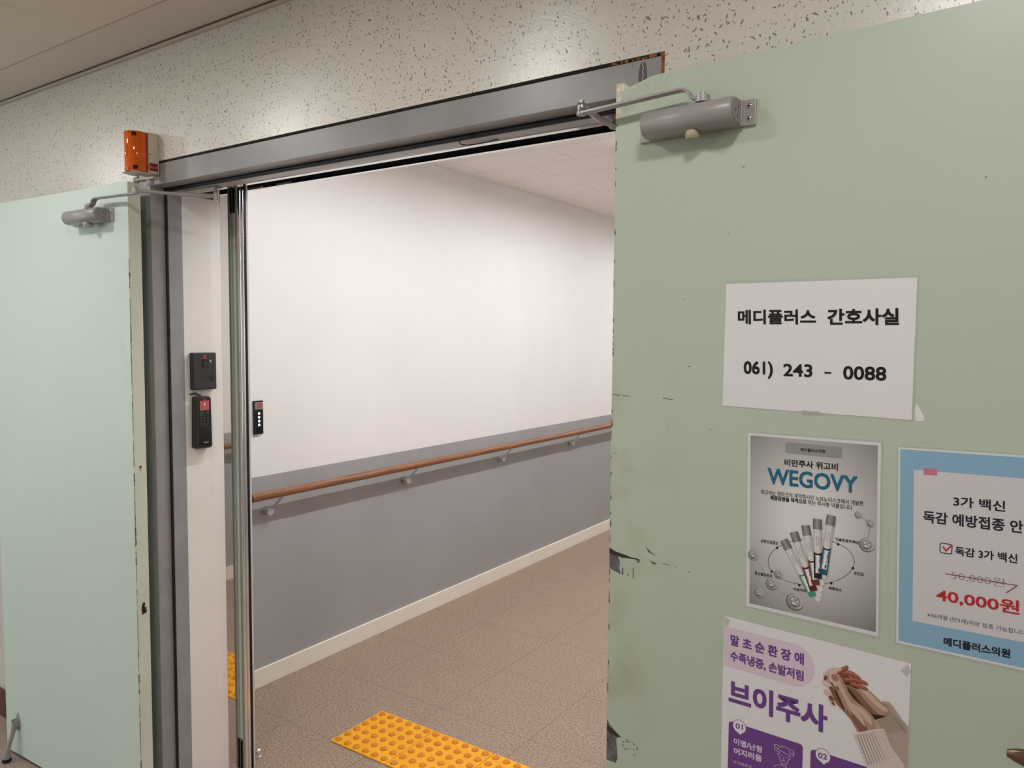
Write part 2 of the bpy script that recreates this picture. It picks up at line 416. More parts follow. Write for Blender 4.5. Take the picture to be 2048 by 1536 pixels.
b = MB(); b.tube([(x, y, CZ + z) for x, y, z in ((-1.050, 1.490, .4655), (-1.075, 1.489, .4640), (-1.112, 1.489, .4630), (-1.138, 1.486, .4625), (-1.147, 1.472, .4625), (-1.142, 1.455, .4640), (-1.128, 1.4465, .4665), (-1.09, 1.4455, .4690))], .0011, BLACK, 8)
tag(b.build('cable'), 'thin black wire loop hanging under the head of the door frame', 'cable')

# ------------------------------------------------------------------ automatic sliding glass door behind the frame
b = MB()
SX0, SX1, SY0, SY1 = -2.366, -2.323, 1.700, 1.738
ZS0, ZS1 = .012, CZ + .62
b.box((-2.862, SY0 + .004, ZS0), (SX0 + .002, SY1 - .004, .075), ALU); b.box((-2.862, SY0 + .004, ZS1 - .06), (SX0 + .002, SY1 - .004, ZS1), ALU)
b.box((-2.862, SY0 + .004, ZS0), (-2.82, SY1 - .004, ZS1), ALU)
d3 = struct(b.build('door_3'))
b = MB(); b.box((-2.82, 1.713, .07), (SX0 + .004, 1.723, ZS1 - .055), GLASS); b.build('glass_pane', d3)
b = MB()
dk = mat('stile_grey', lin((158, 160, 150)), .35)
b.box((SX0, SY0, ZS0), (SX0 + .012, SY1, ZS1), dk, .001); b.box((SX0 + .028, SY0, ZS0), (SX1 - .004, SY1, ZS1), dk, .001)
b.box((SX0 + .008, SY0 + .012, ZS0), (SX0 + .030, SY1, ZS1), dk)
for yy in (1.7085, 1.7215): b.tube([(SX1 - .005, yy, ZS0), (SX1 - .005, yy, ZS1)], .0058, CHROME, 20)
b.build('stile', d3)
b = MB(); b.box((SX0 + .012, SY0 + .0008, .13), (SX0 + .028, SY0 + .0125, CZ + .432), mat('pale_green_glass_edge', lin((216, 232, 220)), .2)); b.build('glass_edge', d3)
b = MB(); b.box((SX0 + .012, SY0 + .002, CZ + .432), (SX0 + .028, SY0 + .0125, ZS1), BLACK); b.build('seal_plug', d3)
b = MB(); b.box((SX0 + .012, SY0 + .002, ZS0), (SX0 + .028, SY0 + .0125, .115), BLACK); b.build('seal_plug', d3)
b = MB(); b.box((SX1 - .008, 1.7285, ZS0), (SX1 - .001, 1.7365, ZS1), BLACK); b.box((SX1 - .006, 1.7365, ZS0), (SX1 - .001, 1.744, ZS1), mat('seal_grey', lin((206, 202, 200)), .4)); b.build('brush_seal', d3)
b = MB()                                                       # track slot above the opening
b.box((XL + .001, 1.775, CZ + .531), (XR - .001, 1.789, CC + .02), BLACK)
b.box((XL + .001, 1.519, CZ + .78), (XR - .001, 1.775, CZ + .80), BLACK)
b.box((FL, 1.518, CZ + .47), (FR, 1.521, CZ + .78), BLACK)
b.box((XL + .001, 1.7735, CZ + .5245), (XR - .001, 1.7895, CZ + .5315), MIRROR)
b.box((XL + .001, 1.7892, CZ + .5315), (XR - .001, 1.793, CC), CORR_WHITE)
b.build('sliding_track', d3)

# ------------------------------------------------------------------ the two mint swing doors
AR = radians(-4.0); HRX, HRY = -.657, 1.315
AL = radians(2.4); HLX, HLY = -2.335, 1.311
LT, LB = CZ + .4757, .014
def leafR(x, y, z): return Vector((HRX + x * cos(AR) - y * sin(AR), HRY + x * sin(AR) + y * cos(AR), z))
def leafL(x, y, z): return Vector((HLX + x * cos(AL) - y * sin(AL), HLY + x * sin(AL) + y * cos(AL), z))
b = MB()
notch = [(0, LB), (.86, LB), (.86, LT), (.075, LT), (.060, LT - .0035), (.042, LT - .008), (.028, LT - .011), (.022, LT - .006), (.016, LT - .001), (0, LT)]
b.prism(notch, 0, .043, MINT_R)
d1 = struct(b.build('door_1', loc=(HRX, HRY, 0), rotz=AR))
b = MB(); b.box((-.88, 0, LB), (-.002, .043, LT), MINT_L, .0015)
b.box((-.0022, .0006, LB + .001), (.0, .0424, LT - .001), MINT_EDGE)
d2 = struct(b.build('door_2', loc=(HLX, HLY, 0), rotz=AL))
# chipped paint on the right door
def jag(pts, amp, rng, k=4):
    out = []
    for i, p in enumerate(pts):
        q = pts[(i + 1) % len(pts)]
        for j in range(k):
            t = j / k; out.append((p[0] + (q[0] - p[0]) * t + (rng.random() - .5) * amp, p[1] + (q[1] - p[1]) * t + (rng.random() - .5) * amp))
    return out
DARKCHIP = mat('dark_chip_edge', lin((58, 50, 44)), .8)
rng = random.Random(11)
b = MB()
def chip(pts, m=BARE, amp=.0012, y=-.00015, k=3): 
    q = [(max(p[0], .0003), p[1]) for p in jag(pts, amp, rng, k)]
    b.prism(q, y, .0002, m)
chip([(0, 1.204), (.018, 1.199), (.024, 1.190), (.022, 1.177), (.027, 1.165), (.012, 1.168), (0, 1.172)])
chip([(0, 1.213), (.010, 1.208), (.030, 1.205), (.050, 1.202), (.072, 1.2015), (.050, 1.199), (.028, 1.198), (.010, 1.199), (0, 1.201)], DARKCHIP, .0014, -.0003)
for p in ([(.088, 1.203), (.098, 1.202), (.102, 1.199), (.094, 1.197)], [(.108, 1.203), (.122, 1.203), (.136, 1.2005), (.122, 1.2018)], [(.136, 1.203), (.144, 1.2), (.140, 1.2005)],
          [(.165, 1.198), (.169, 1.197), (.167, 1.195)], [(.077, 1.231), (.086, 1.222), (.103, 1.213), (.084, 1.219)], [(.028, 1.178), (.031, 1.178), (.032, 1.164), (.029, 1.165)],
          [(.052, 1.182), (.054, 1.182), (.0545, 1.163), (.0525, 1.163)], [(.040, 1.168), (.044, 1.168), (.043, 1.164)], [(.058, 1.2), (.068, 1.199), (.063, 1.193)]): chip(p, BARE, .0005)
chip([(0, .868), (.008, .858), (.022, .848), (.028, .842), (.022, .836), (.025, .796), (.022, .786), (0, .786)])
chip([(0, .858), (.012, .852), (.024, .847), (.034, .842), (.024, .840), (.010, .842), (0, .846)], DARKCHIP, .001, -.0003)
for i in range(16): 
    x0, z0 = .030 + rng.random() * .045, .845 - rng.random() * .035
    z0 = .846 - (x0 - .03) * .25 - rng.random() ** 2 * .03
    chip([(x0, z0), (x0 + .003 + rng.random() * .004, z0 - .0005), (x0 + .004, z0 - .0028)], BARE, .0008)
for z0, x0, x1 in ((1.5122, .002, .019), (1.5115, .024, .041), (1.5105, .108, .129), (1.400, .004, .009), (1.399, .010, .013)): chip([(x0, z0), (x1, z0 - .001), (x1 - .002, z0 - .0022), (x0, z0 - .0016)], BARE, .0005)
for i in range(60):
    z0 = .8 + rng.random() * .98 if i < 50 else 1.78 + rng.random() * .25
    h = .004 + rng.random() * .012; wd = .001 + rng.random() * .003
    chip([(0, z0), (wd, z0 + h * .3), (wd * .6, z0 + h * .8), (0, z0 + h)], BARE, .0007)
for x0, z0, l in ((.155, 1.57, .008), (.118, 1.452, .003), (.2, 1.46, .003), (.145, 1.69, .004), (.232, .92, .003), (.225, 1.8, .003), (.245, 1.91, .009), (.13, .80, .004), (.19, .925, .004), (.33, 1.585, .003), (.455, 1.66, .005), (.52, 1.2, .002), (.6, 1.85, .004)):
    chip([(x0, z0), (x0 + l * .5, z0 - .001), (x0 + l, z0 + .0015), (x0 + l * .5, z0 + .0005)], DARKCHIP, .0004)
b.build('paint_chips', d1)
b = MB()                                                        # crumpled pale filler on the top hinge corner
bump_mat = m_plain_noise('crumpled_filler', lin((226, 216, 190)), lin((196, 180, 140)), 90, .22, 1.0)
b.prism(jag([(0, LT - .001), (.014, LT - .003), (.020, LT - .014), (.012, LT - .024), (.013, LT - .045), (.004, LT - .072), (0, LT - .08)], .002, rng, 3), -.0004, .0003, bump_mat)
b.build('corner_filler', d1)
b = MB()                                                        # wrinkled glossy repaint patch beside it
wr = mat('wrinkled_mint_paint', lin((190, 201, 179)), .16); kk = N(wr); oo = kk.obj()
kk.bump(kk.noise(kk.vmath('MULTIPLY', oo, (120, 1, 70)), 1, 4, .6), 1.0, .004)
b.prism(jag([(.012, LT - .012), (.03, LT - .014), (.05, LT - .010), (.075, LT - .002), (.115, LT - .002), (.112, LT - .022), (.07, LT - .03), (.045, LT - .045), (.02, LT - .06), (.012, LT - .04)], .003, rng, 3), -.0002, .0003, wr)
b.build('paint_patch', d1)
# lever handle, right door
b = MB(); b.cyl((.785, 0, 1.045), (.785, -.010, 1.045), .026, BRONZE, 32, .002); b.build('handle_rose', d1)
b = MB(); b.cyl((.785, -.008, 1.045), (.785, -.045, 1.045), .010, BRONZE, 20)
rings = []
for i in range(13):
    t = i / 12; x = .790 - t * .128; z = 1.045 + .008 * t + .004 * sin(t * 3); hh = .010 + .003 * sin(t * 2.6); ww = .006
    if i == 12: hh *= .45; ww *= .6
    if i == 11: hh *= .8
    rings.append([Vector((x, -.045 - .004 * sin(t * 3) + ww * sin(2 * pi * q / 16), z + hh * cos(2 * pi * q / 16))) for q in range(16)])
b.loft(rings, BRONZE); b.build('handle_lever', d1)
# left door: chipped corner, rust spots, hinge, kick stop
b = MB(); z = LB + .02
while z < LT - .25:
    h = .008 + rng.random() * .03; wd = .0008 + rng.random() ** 2 * .0042
    if rng.random() < .8:
        q = [(-wd * (.5 + .5 * rng.random()), z), (wd * .6, z + h * .2), (wd * .3, z + h * .6), (wd * .5, z + h), (-wd, z + h * .8), (-wd * .4, z + h * .5)]
        f = jag(q, .0008, rng, 2)
        b.prism([(min(p[0], -.0001), p[1]) for p in f], -.0004, .0002, BARE)
        b.prism([(.0004 + max(p[0], 0) * 1.2, p[1]) for p in f], -.0001, .0002, BARE, axis='x')
    z += h * .9
b.build('paint_chips', d2)
b = MB()
for zc, r, n in ((1.19, .006, 3), (.735, .013, 7)):
    for i in range(n):
        cy, cz = .021 + (rng.random() - .5) * r, zc + (rng.random() - .5) * 2.2 * r
        b.prism(jag(circle(cy, cz, r * (.25 + .3 * rng.random()), r * (.35 + .5 * rng.random()), 9), r * .3, rng, 2), -.0002, .0004, RUST, axis='x')
b.build('rust_stains', d2)
b = MB(); ph = mat('pivot_hinge_metal', lin((176, 168, 158)), .4, .3)
b.bar([(-.008, .036, LT + .008), (.088, .040, LT + .008)], .022, .0065, ph); b.cyl((-.004, .030, LT + .0005), (-.004, .030, LT + .016), .0075, ph, 20, .001); b.cyl((.058, .040, LT - .012), (.058, .040, LT + .005), .0105, SILVER, 20)
b.build('pivot_hinge', d2)

# ------------------------------------------------------------------ door closers
def closer_body(r, xa, xb, zc, tab):
    """r: parent empty at the leaf; body from xa to xb (leaf x), tabs beyond both ends"""
    b = MB(); hz, d = .0225, .033
    prof = [(-.003, zc - hz), (-d, zc - hz)] + [(-d - hz * cos(radians(a)), zc + hz * sin(radians(a))) for a in range(-80, 81, 10)] + [(-d, zc + hz), (-.003, zc + hz)]
    e = .003
    def ins(pr, k): return [(-.003 + (p[0] + .003) * k, zc + (p[1] - zc) * k) for p in pr]
    b.loft([[Vector((x, p[0], p[1])) for p in ins(prof, k)] for x, k in ((xa, .93), (xa + e, 1), (xb - e, 1), (xb, .93))], SILVER, True)
    body = b.build('closer_body', r)
    b = MB(); capm = mat('closer_end_cap', lin((146, 142, 140)), .4)
    xe = xb if tab > 0 else xb
    b.prism([(-.006 + (p[0] + .006) * .86, zc + (p[1] - zc) * .84) for p in prof], xb - .001, xb + .0012, capm, axis='x')
    for yy, zz in ((-.022, .008), (-.034, .0), (-.026, -.008), (-.012, .013), (-.012, -.013)): b.cyl((xb + .001, yy, zc + zz), (xb + .0016, yy, zc + zz), .0017, SEAL, 10)
    b.build('end_cap', body)
    b = MB(); b.box((xa - .024, 0, zc - .0215), (xb + .024, -.0055, zc + .0215), SILVER_LIGHT, .0015)
    b.box((xb - .002, -.001, zc - .0215), (xb + .003, -.012, zc + .0215), SILVER_LIGHT, .001); b.box((xa - .003, -.001, zc - .0215), (xa + .002, -.012, zc + .0215), SILVER_LIGHT, .001)
    plate = b.build('mounting_plate', r)
    for x in (xa - .0125, xb + .0135):
        for s in (-1, 1):
            b = MB(); p = Vector((x, -.0052, zc + s * .0105))
            b.tube([p, p + Vector((0, -.0012, 0)), p + Vector((0, -.0024, 0)), p + Vector((0, -.0028, 0))], [.0052, .005, .0034, .001], CHROME, 16)
            b.box(p + Vector((-.0032, -.0024, -.0006)), p + Vector((.0032, -.003, .0006)), SEAL); b.box(p + Vector((-.0006, -.0024, -.0032)), p + Vector((.0006, -.003, .0032)), SEAL)
            b.build('screw', plate)
ZB = CZ + .3775
def to_local(r, v): return Matrix.Rotation(-r.rotation_euler[2], 3, 'Z') @ (Vector(v) - Vector(r.location))
# right
cr = root('door_closer', 'large silver door closer high on the right mint door, next to the camera', 'door closer', (HRX, HRY, 0), AR)
closer_body(cr, .079, .246, ZB, 1)
b = MB(); b.cyl((.170, -.030, ZB - .035), (.170, -.030, ZB - .020), .0125, KNOB, 28, .002); b.build('pinion_cap', cr)
J = to_local(cr, (-.714, 1.284, CZ + .4225))
b = MB()
pts = [Vector((.197, -.030, CZ + .4085)), Vector((.176, -.030, CZ + .4085)), Vector((.168, -.030, CZ + .411)), Vector((.162, -.030, CZ + .421)), Vector((.155, -.030, CZ + .4275)), Vector((.145, -.031, CZ + .4290)), Vector((.120, -.031, CZ + .4285)), J]
b.bar(pts, .017, .0048, SILVER_LIGHT); b.cyl(J - Vector((0, 0, .003)), J + Vector((0, 0, .003)), .0095, SILVER_LIGHT)
b.cyl((.187, -.030, CZ + .4005), (.187, -.030, CZ + .4115), .0125, SILVER_LIGHT)
arm = b.build('main_arm', cr)
b = MB(); b.cyl((.187, -.030, CZ + .4105), (.187, -.030, CZ + .4165), .0060, STEEL, 6); b.cyl((.187, -.030, CZ + .416), (.187, -.030, CZ + .4185), .0040, STEEL); b.build('arm_bolt', arm)
b = MB(); b.cyl(J + Vector((0, 0, .003)), J + Vector((0, 0, .019)), .0085, STEEL, 24, .001); b.cyl(J + Vector((0, 0, .019)), J + Vector((0, 0, .024)), .0055, STEEL, 12); b.build('elbow_joint', cr)
K = to_local(cr, (-.742, 1.474, CZ + .4475))
b = MB(); b.tube([J + Vector((.004, .006, .010)), J.lerp(K, .5) + Vector((0, 0, .004)), K], .0062, SILVER, 14); b.tube([K + Vector((-.002, -.006, 0)), K + Vector((.004, .010, 0))], .0078, SILVER, 14); b.build('forearm', cr)
b = MB(); S = to_local(cr, (-.72, 1.479, CZ + .464)); b.box(S + Vector((-.03, -.014, -.003)), S + Vector((.07, .014, .0015)), SILVER, .001); b.cyl(K + Vector((0, .004, -.004)), K + Vector((0, .004, .017)), .006, SILVER); b.build('arm_shoe', cr)
# left
cl = root('door_closer', 'small silver door closer high on the left mint door, below the orange beacon', 'door closer', (HLX, HLY, 0), AL)
closer_body(cl, -.282, -.098, ZB, 1)
b = MB(); b.cyl((-.170, -.030, ZB - .036), (-.170, -.030, ZB - .020), .0145, SILVER, 28, .002); b.build('pinion_cap', cl)
JL = to_local(cl, (-2.238, 1.281, CZ + .4235))
b = MB()
pts = [Vector((-.175, -.030, CZ + .4085)), Vector((-.150, -.030, CZ + .4085)), Vector((-.142, -.030, CZ + .412)), Vector((-.135, -.030, CZ + .422)), Vector((-.127, -.030, CZ + .4275)), Vector((-.115, -.030, CZ + .4285)), JL]
b.bar(pts, .018, .0048, SILVER); b.cyl((-.163, -.030, CZ + .4005), (-.163, -.030, CZ + .4115), .0125, SILVER); b.cyl(JL - Vector((0, 0, .003)), JL + Vector((0, 0, .003)), .0095, SILVER)
arm = b.build('main_arm', cl)
b = MB(); b.cyl((-.163, -.030, CZ + .4105), (-.163, -.030, CZ + .4165), .0060, STEEL, 6); b.build('arm_bolt', arm)
b = MB(); b.tube([JL + Vector((0, 0, z)) for z in (.003, .010, .016, .021, .024)], [.0085, .0085, .0075, .005, .001], SILVER_LIGHT, 20); b.build('elbow_joint', cl)
KL = to_local(cl, (-2.130, 1.482, CZ + .436))
mid = JL.lerp(KL, .56) + Vector((0, 0, .002))
b = MB(); b.tube([JL + Vector((.004, 0, .008)), mid], .0050, SILVER_LIGHT, 14); b.tube([mid, KL], .0068, SILVER_LIGHT, 14); b.cyl(mid + Vector((0, 0, -.007)), mid + Vector((0, 0, .002)), .004, SILVER, 10); b.build('forearm', cl)
b = MB(); S = to_local(cl, (-2.20, 1.480, CZ + .463)); b.bar([S + Vector((-.075, -.003, 0)), S + Vector((.075, .003, 0))], .026, .005, SILVER_LIGHT)
b.cyl(KL + Vector((0, 0, -.012)), KL + Vector((0, 0, .028)), .0085, SILVER_LIGHT); b.cyl(KL + Vector((0, 0, -.019)), KL + Vector((0, 0, -.011)), .0055, STEEL, 8); b.build('arm_shoe', cl)

# kick-down stop on the left door
ks = root('door_stop', 'grey metal kick-down door stop at the free bottom corner of the left door', 'door stop', (HLX, HLY, 0), AL)
b = MB()
b.prism([(-.800, .115), (-.776, .115), (-.772, .132), (-.779, .162), (-.788, .180), (-.796, .162)], -.004, -.0002, SILVER)
b.box((-.799, -.020, .130), (-.795, -.001, .158), SILVER, .001); b.box((-.781, -.020, .130), (-.777, -.001, .158), SILVER, .001)
bk = b.build('bracket', ks)
b = MB(); b.cyl((-.803, -.013, .143), (-.773, -.013, .143), .0045, STEEL, 14); b.build('pivot_pin', bk)
b = MB()
path = [(-.788, -.013, .146), (-.791, -.018, .115), (-.796, -.028, .075), (-.801, -.036, .045), (-.8025, -.0375, .032), (-.803, -.038, .022), (-.803, -.038, .014)]
b.tube(path, [.010, .0085, .0075, .0095, .0125, .0145, .0145], SILVER, 16); b.build('stop_arm', ks)
b = MB(); b.cyl((-.803, -.038, .0015), (-.803, -.038, .0165), .0158, BLACK, 24, .003); b.build('rubber_foot', ks)

# ------------------------------------------------------------------ posters on the right door
MM = .001
def text_mesh(s, off):
    cu = bpy.data.curves.new('t', 'FONT'); cu.body = s; cu.size = 1; cu.resolution_u = 3; cu.offset = off
    cu.dimensions = '2D'; cu.fill_mode = 'FRONT'
    o = bpy.data.objects.new('t', cu); COL.objects.link(o)
    dg = bpy.context.evaluated_depsgraph_get(); dg.update()
    me = bpy.data.meshes.new_from_object(o.evaluated_get(dg))
    vs = [(v.co.x, v.co.y) for v in me.vertices]; fs = [tuple(p.vertices) for p in me.polygons]
    bpy.data.objects.remove(o); bpy.data.curves.remove(cu); bpy.data.meshes.remove(me)
    x0, x1 = min(v[0] for v in vs), max(v[0] for v in vs); y0, y1 = min(v[1] for v in vs), max(v[1] for v in vs)
    return [((x - x0) / (x1 - x0), (y - y0) / (y1 - y0 or 1)) for x, y in vs], fs
class Print:
    """flat print on one sheet; x right, z up in millimetres from the sheet's lower or upper left corner"""
    def __init__(s, parent): s.p = parent
    def poly(s, name, pts, layer, m, parent=None):
        b = MB(); s._poly(b, pts, layer, m); return b.build(name, parent or s.p)
    def _poly(s, b, pts, layer, m):
        vs = [b.bm.verts.new((p[0] * MM, -layer * .00012 - .0006, p[1] * MM)) for p in pts]
        f = b.bm.faces.new(vs); f.material_index = b.mi(m); f.normal_update()
        if f.normal.y > 0: f.normal_flip()
    def line(s, b, pts, wd, layer, m):
        P = [Vector(p) for p in pts]; L, R = [], []
        for i, p in enumerate(P):
            d = (P[min(i + 1, len(P) - 1)] - P[max(i - 1, 0)]).normalized(); n = Vector((-d.y, d.x)) * wd / 2
            L.append(p + n); R.append(p - n)
        for i in range(len(P) - 1): s._poly(b, [L[i], L[i + 1], R[i + 1], R[i]], layer, m)
    def text(s, name, rows, layer, m):
        b = MB(); i = b.mi(m)
        for t, off, o, ux, uy in rows:
            bold = off >= .02
            vs, fs = text_mesh(t, .010 if bold else off)
            sh = off * .47 * math.hypot(*uy)
            for c, (dx, dy) in enumerate(((-sh, -sh), (sh, -sh), (sh, sh), (-sh, sh), (sh, 0), (-sh, 0), (0, sh), (0, -sh), (0, 0)) if bold else ((0, 0),)):
              V = [b.bm.verts.new(((dx + o[0] + ux[0] * x + uy[0] * y) * MM, -layer * .00012 - .0006 - c * .000012, (dy + o[1] + ux[1] * x + uy[1] * y) * MM)) for x, y in vs]
              for f in fs:
                try: q = b.bm.faces.new([V[k] for k in f]); q.material_index = i
                except ValueError: pass
        return b.build(name, s.p)
def sheet(name, pts, m, parent, y0=-.0005, y1=-.0002):
    b = MB(); b.prism([(p[0] * MM, p[1] * MM) for p in pts], y0, y1, m); return b.build(name, parent)
def poster(name, label, cat, ox, oz):
    return root(name, label, cat, leafR(ox * MM, 0, oz * MM), AR, 'papers stuck on the right door')
# 1 white phone number sign
pw = poster('paper_sign', 'white laminated sheet with black phone number, topmost paper on the right door', 'sign', 222.7, 1503.4); pr = Print(pw)
sheet('laminate_film', [(-.2, 215.9), (300, 212.6), (300.8, -6.1), (-1, -1.9)], FILM, pw, -.00035, -.0001)
sheet('sheet', [(1.4, 210.8), (297.3, 209.3), (297.2, -3.4), (0, 0)], WHITE_PAPER, pw, -.0006, -.0003)
pr.text('name_lettering', [('메디플러스', .052, (24.8, 142.0), (128.4, -1.1), (-.9, 23.5)), ('간호사실', .052, (171.8, 140.0), (102.6, -.6), (-.8, 24.6))], 3, INK)
pr.text('number_lettering', [('061)', .042, (37.4, 50.6), (48.9, .2), (-.8, 27.9)), ('243', .04, (104.3, 55.7), (46.1, -.2), (-.6, 20.3)), ('-', .0, (169, 62.2), (10.6, -.4), (-.1, 2.8)), ('0088', .04, (198.1, 54.0), (61.9, .2), (-.7, 20.8))], 3, INK)
pr.poly('tape_residue', jag([(135, 1), (161, 1), (173, -4.9), (136, -6.9)], 1.2, rng, 4), 1, mat('old_tape', lin((206, 194, 176)), .4, alpha=.5))
b = MB(); b.prism([(p[0] * MM, p[1] * MM) for p in smooth_closed([(300.9, 19.8), (306.4, 14), (313.2, -2.2), (301.2, -3.1)], 3)], -.0004, -.0001, WHITE_PAPER)
o = b.build('paper_scrap', None, leafR(.2227 + .0012, 0, 1.5034), AR); tag(o, 'small torn white paper scrap stuck at lower right of the phone sign', 'paper scrap')
# 2 grey pen poster
pg = poster('poster', 'grey laminated poster of five injection pens in a fan on right door', 'poster', 274.0, 1158.9); pr = Print(pg)
sheet('laminate_film', [(-7, 304), (208.5, 306), (213.5, -5), (-1.5, -3.5)], FILM, pg, -.00035, -.0001)
sheet('sheet', [(-4.5, 300.7), (205.1, 302.7), (211, -1.2), (0, 0)], GREY_PAPER, pg, -.0006, -.0003)
pr.poly('print_panel', [(.1, 296.9), (200.4, 298.2), (207.6, 5.5), (5.9, 6.1)], 1, m_poster_gradient())
btn = [(58.9, 290.4), (149, 291.3), (149.2, 272.8), (59, 272)]
pr.poly('title_plate', rrect(58.9, 272.3, 149.1, 290.9, 4), 2, mat('print_grey_plate', lin((150, 149, 146)), .35, coat=.2))
pr.text('clinic_lettering', [('메디플러스의원', .04, (84.5, 277.8), (38.3, .7), (-.2, 5.6))], 3, INK)
DINK = mat('print_dark_ink', lin((34, 32, 36)), .35, coat=.2); TEAL = mat('print_teal_ink', lin((26, 104, 134)), .35, coat=.2)
pr.text('subtitle_lettering', [('비만주사 위고비', .05, (59, 251.1), (84, 1.2), (-.1, 11.5))], 3, DINK)
pr.text('headline_lettering', [('WEGOVY', .045, (32, 217.9), (141.5, 2.2), (-.7, 26.4))], 3, TEAL)
pr.text('body_lettering', [('위고비는 덴마크의 제약회사인 노보노디스크에서 개발한', .014, (20.5, 198.5), (162.6, 2.3), (0, 7.9)), ('체중감량을 목적으로', .05, (36.7, 190.7), (59.5, 1), (-.2, 7.7)), ('하는 주사형 약물입니다', .014, (98.4, 191.4), (68.5, .8), (0, 7.8))], 3, DINK)
b = MB()
el = [(104.3 + 68.2 * cos(t) + 1.5 * sin(t), 97.3 + 38.8 * sin(t) + 11.7 * cos(t)) for t in [2 * pi * i / 96 for i in range(97)]]
pr.line(b, el, .8, 2, DINK)
for c in ((50.5, 111), (147.6, 134.2), (170.7, 100), (138.9, 68.9), (88.8, 55.3), (42.8, 69.3)): pr._poly(b, circle(c[0], c[1], 2.1, None, 16), 3, INK)
b.build('ellipse_diagram', pg)
for row in (('심장건강증진', .03, (22.9, 115.7), (29.2, .2), (-.2, 5.6)), ('인슐린분비촉진', .03, (143, 139.5), (35.5, 0), (-.2, 5.2)), ('포만감', .03, (172.2, 89.9), (15, .3), (0, 5.3)), ('체중감소', .03, (135.2, 57.9), (20.4, .6), (-.2, 5.1)), ('식욕억제', .03, (79.1, 44.1), (20.4, 1.1), (-.2, 5.4)), ('정상혈당유지', .03, (13.5, 58.1), (30, .3), (-.2, 5.7))): pr.text('effect_lettering', [row], 3, INK)
def pm(n, c): return mat('print_' + n, lin(c), .35, coat=.2)
b = MB(); gm, gl, gd, gr = pm('bubble', (150, 148, 146)), pm('bubble_light', (214, 212, 210)), pm('bubble_dark', (104, 102, 100)), pm('bubble_rim', (186, 184, 182))
mols = [(175.9, 185.8, 5.7), (194.2, 175.1, 6.0), (190, 140.3, 11.4), (10.6, 91.2, 9.5), (43.4, 47.5, 10.3), (22.8, 27.7, 8.3), (54.2, 66.2, 7.3), (82.2, 25.3, 14.4)]
for grp, bonds in (((0, 1, 2), ((0, 1), (1, 2))), ((3, 4, 5, 6, 7), ((3, 4), (4, 5), (4, 6), (4, 7)))):
    b = MB()
    for i, j in bonds: pr.line(b, [mols[i][:2], mols[j][:2]], 1.5, 2, gr); pr.line(b, [mols[i][:2], mols[j][:2]], .4, 2.5, gd)
    if grp[0] == 0: pr.line(b, [(194.2, 175.1), (201, 183)], 1.6, 2, gr)
    for x, y, r in [mols[q] for q in grp]:
        R = min(r, x - .8, 205 - x)
        pr._poly(b, circle(x, y, R), 3, gd); pr._poly(b, circle(x + .08 * r, y + .08 * r, R * .90), 3.3, gr)
        pr._poly(b, circle(x - .05 * r, y - .03 * r, R * .72), 3.6, gm)
        pr._poly(b, smooth_closed([(x - .5 * r, y - .35 * r), (x - .1 * r, y - .6 * r), (x + .35 * r, y - .4 * r), (x, y - .3 * r)], 3), 3.9, gd)
        for dx, dy, q in ((-.25, .3, .16), (.3, .1, .13), (-.1, -.15, .2), (.2, -.25, .1), (.1, .45, .09)): pr._poly(b, circle(x + dx * r, y + dy * r, q * r, None, 10), 4.1, gl)
    b.build('molecule_picture', pg)
PENW = pm('pen_white', (222, 219, 216)); PENS = pm('pen_shade', (190, 187, 182)); CAPC = pm('pen_cap', (132, 131, 124)); CAPD = pm('pen_cap_dark', (98, 97, 92)); CAPL = pm('pen_cap_light', (158, 157, 149)); WIN = pm('pen_window', (236, 234, 231))
b = MB()
for i, (x0, z0, x1, z1, rx) in enumerate(((119, 72, 132.2, 84, 0), (115.5, 60.5, 129, 72.5, 1), (114.3, 50, 127.3, 61, 2), (114.0, 41, 126, 51, 3), (114.2, 33.5, 124.6, 42, 4))):
    pr._poly(b, rrect(x0, z0, x1, z1, 3.2), 3 + i * .3, PENS); pr._poly(b, rrect(x0 + .6, z0 + 1.6, x1 - 1.5, z1, 3), 3.1 + i * .3, PENW)
b.build('pen_tip_picture', pg)
pens = [((61.2, 126.7), (111.8, 41.4), 59.5, 0, (70, 148, 122)), ((77.3, 142.7), (112.5, 50.8), 57.5, 1, (98, 26, 30)), ((95.8, 156.9), (115.8, 61.2), 56.5, 2, (112, 52, 34)), ((114.5, 170.3), (118.5, 72.6), 54.5, 3, (22, 26, 40)), ((135.9, 179.6), (126.4, 81.2), 53.5, 4, (22, 86, 116))]
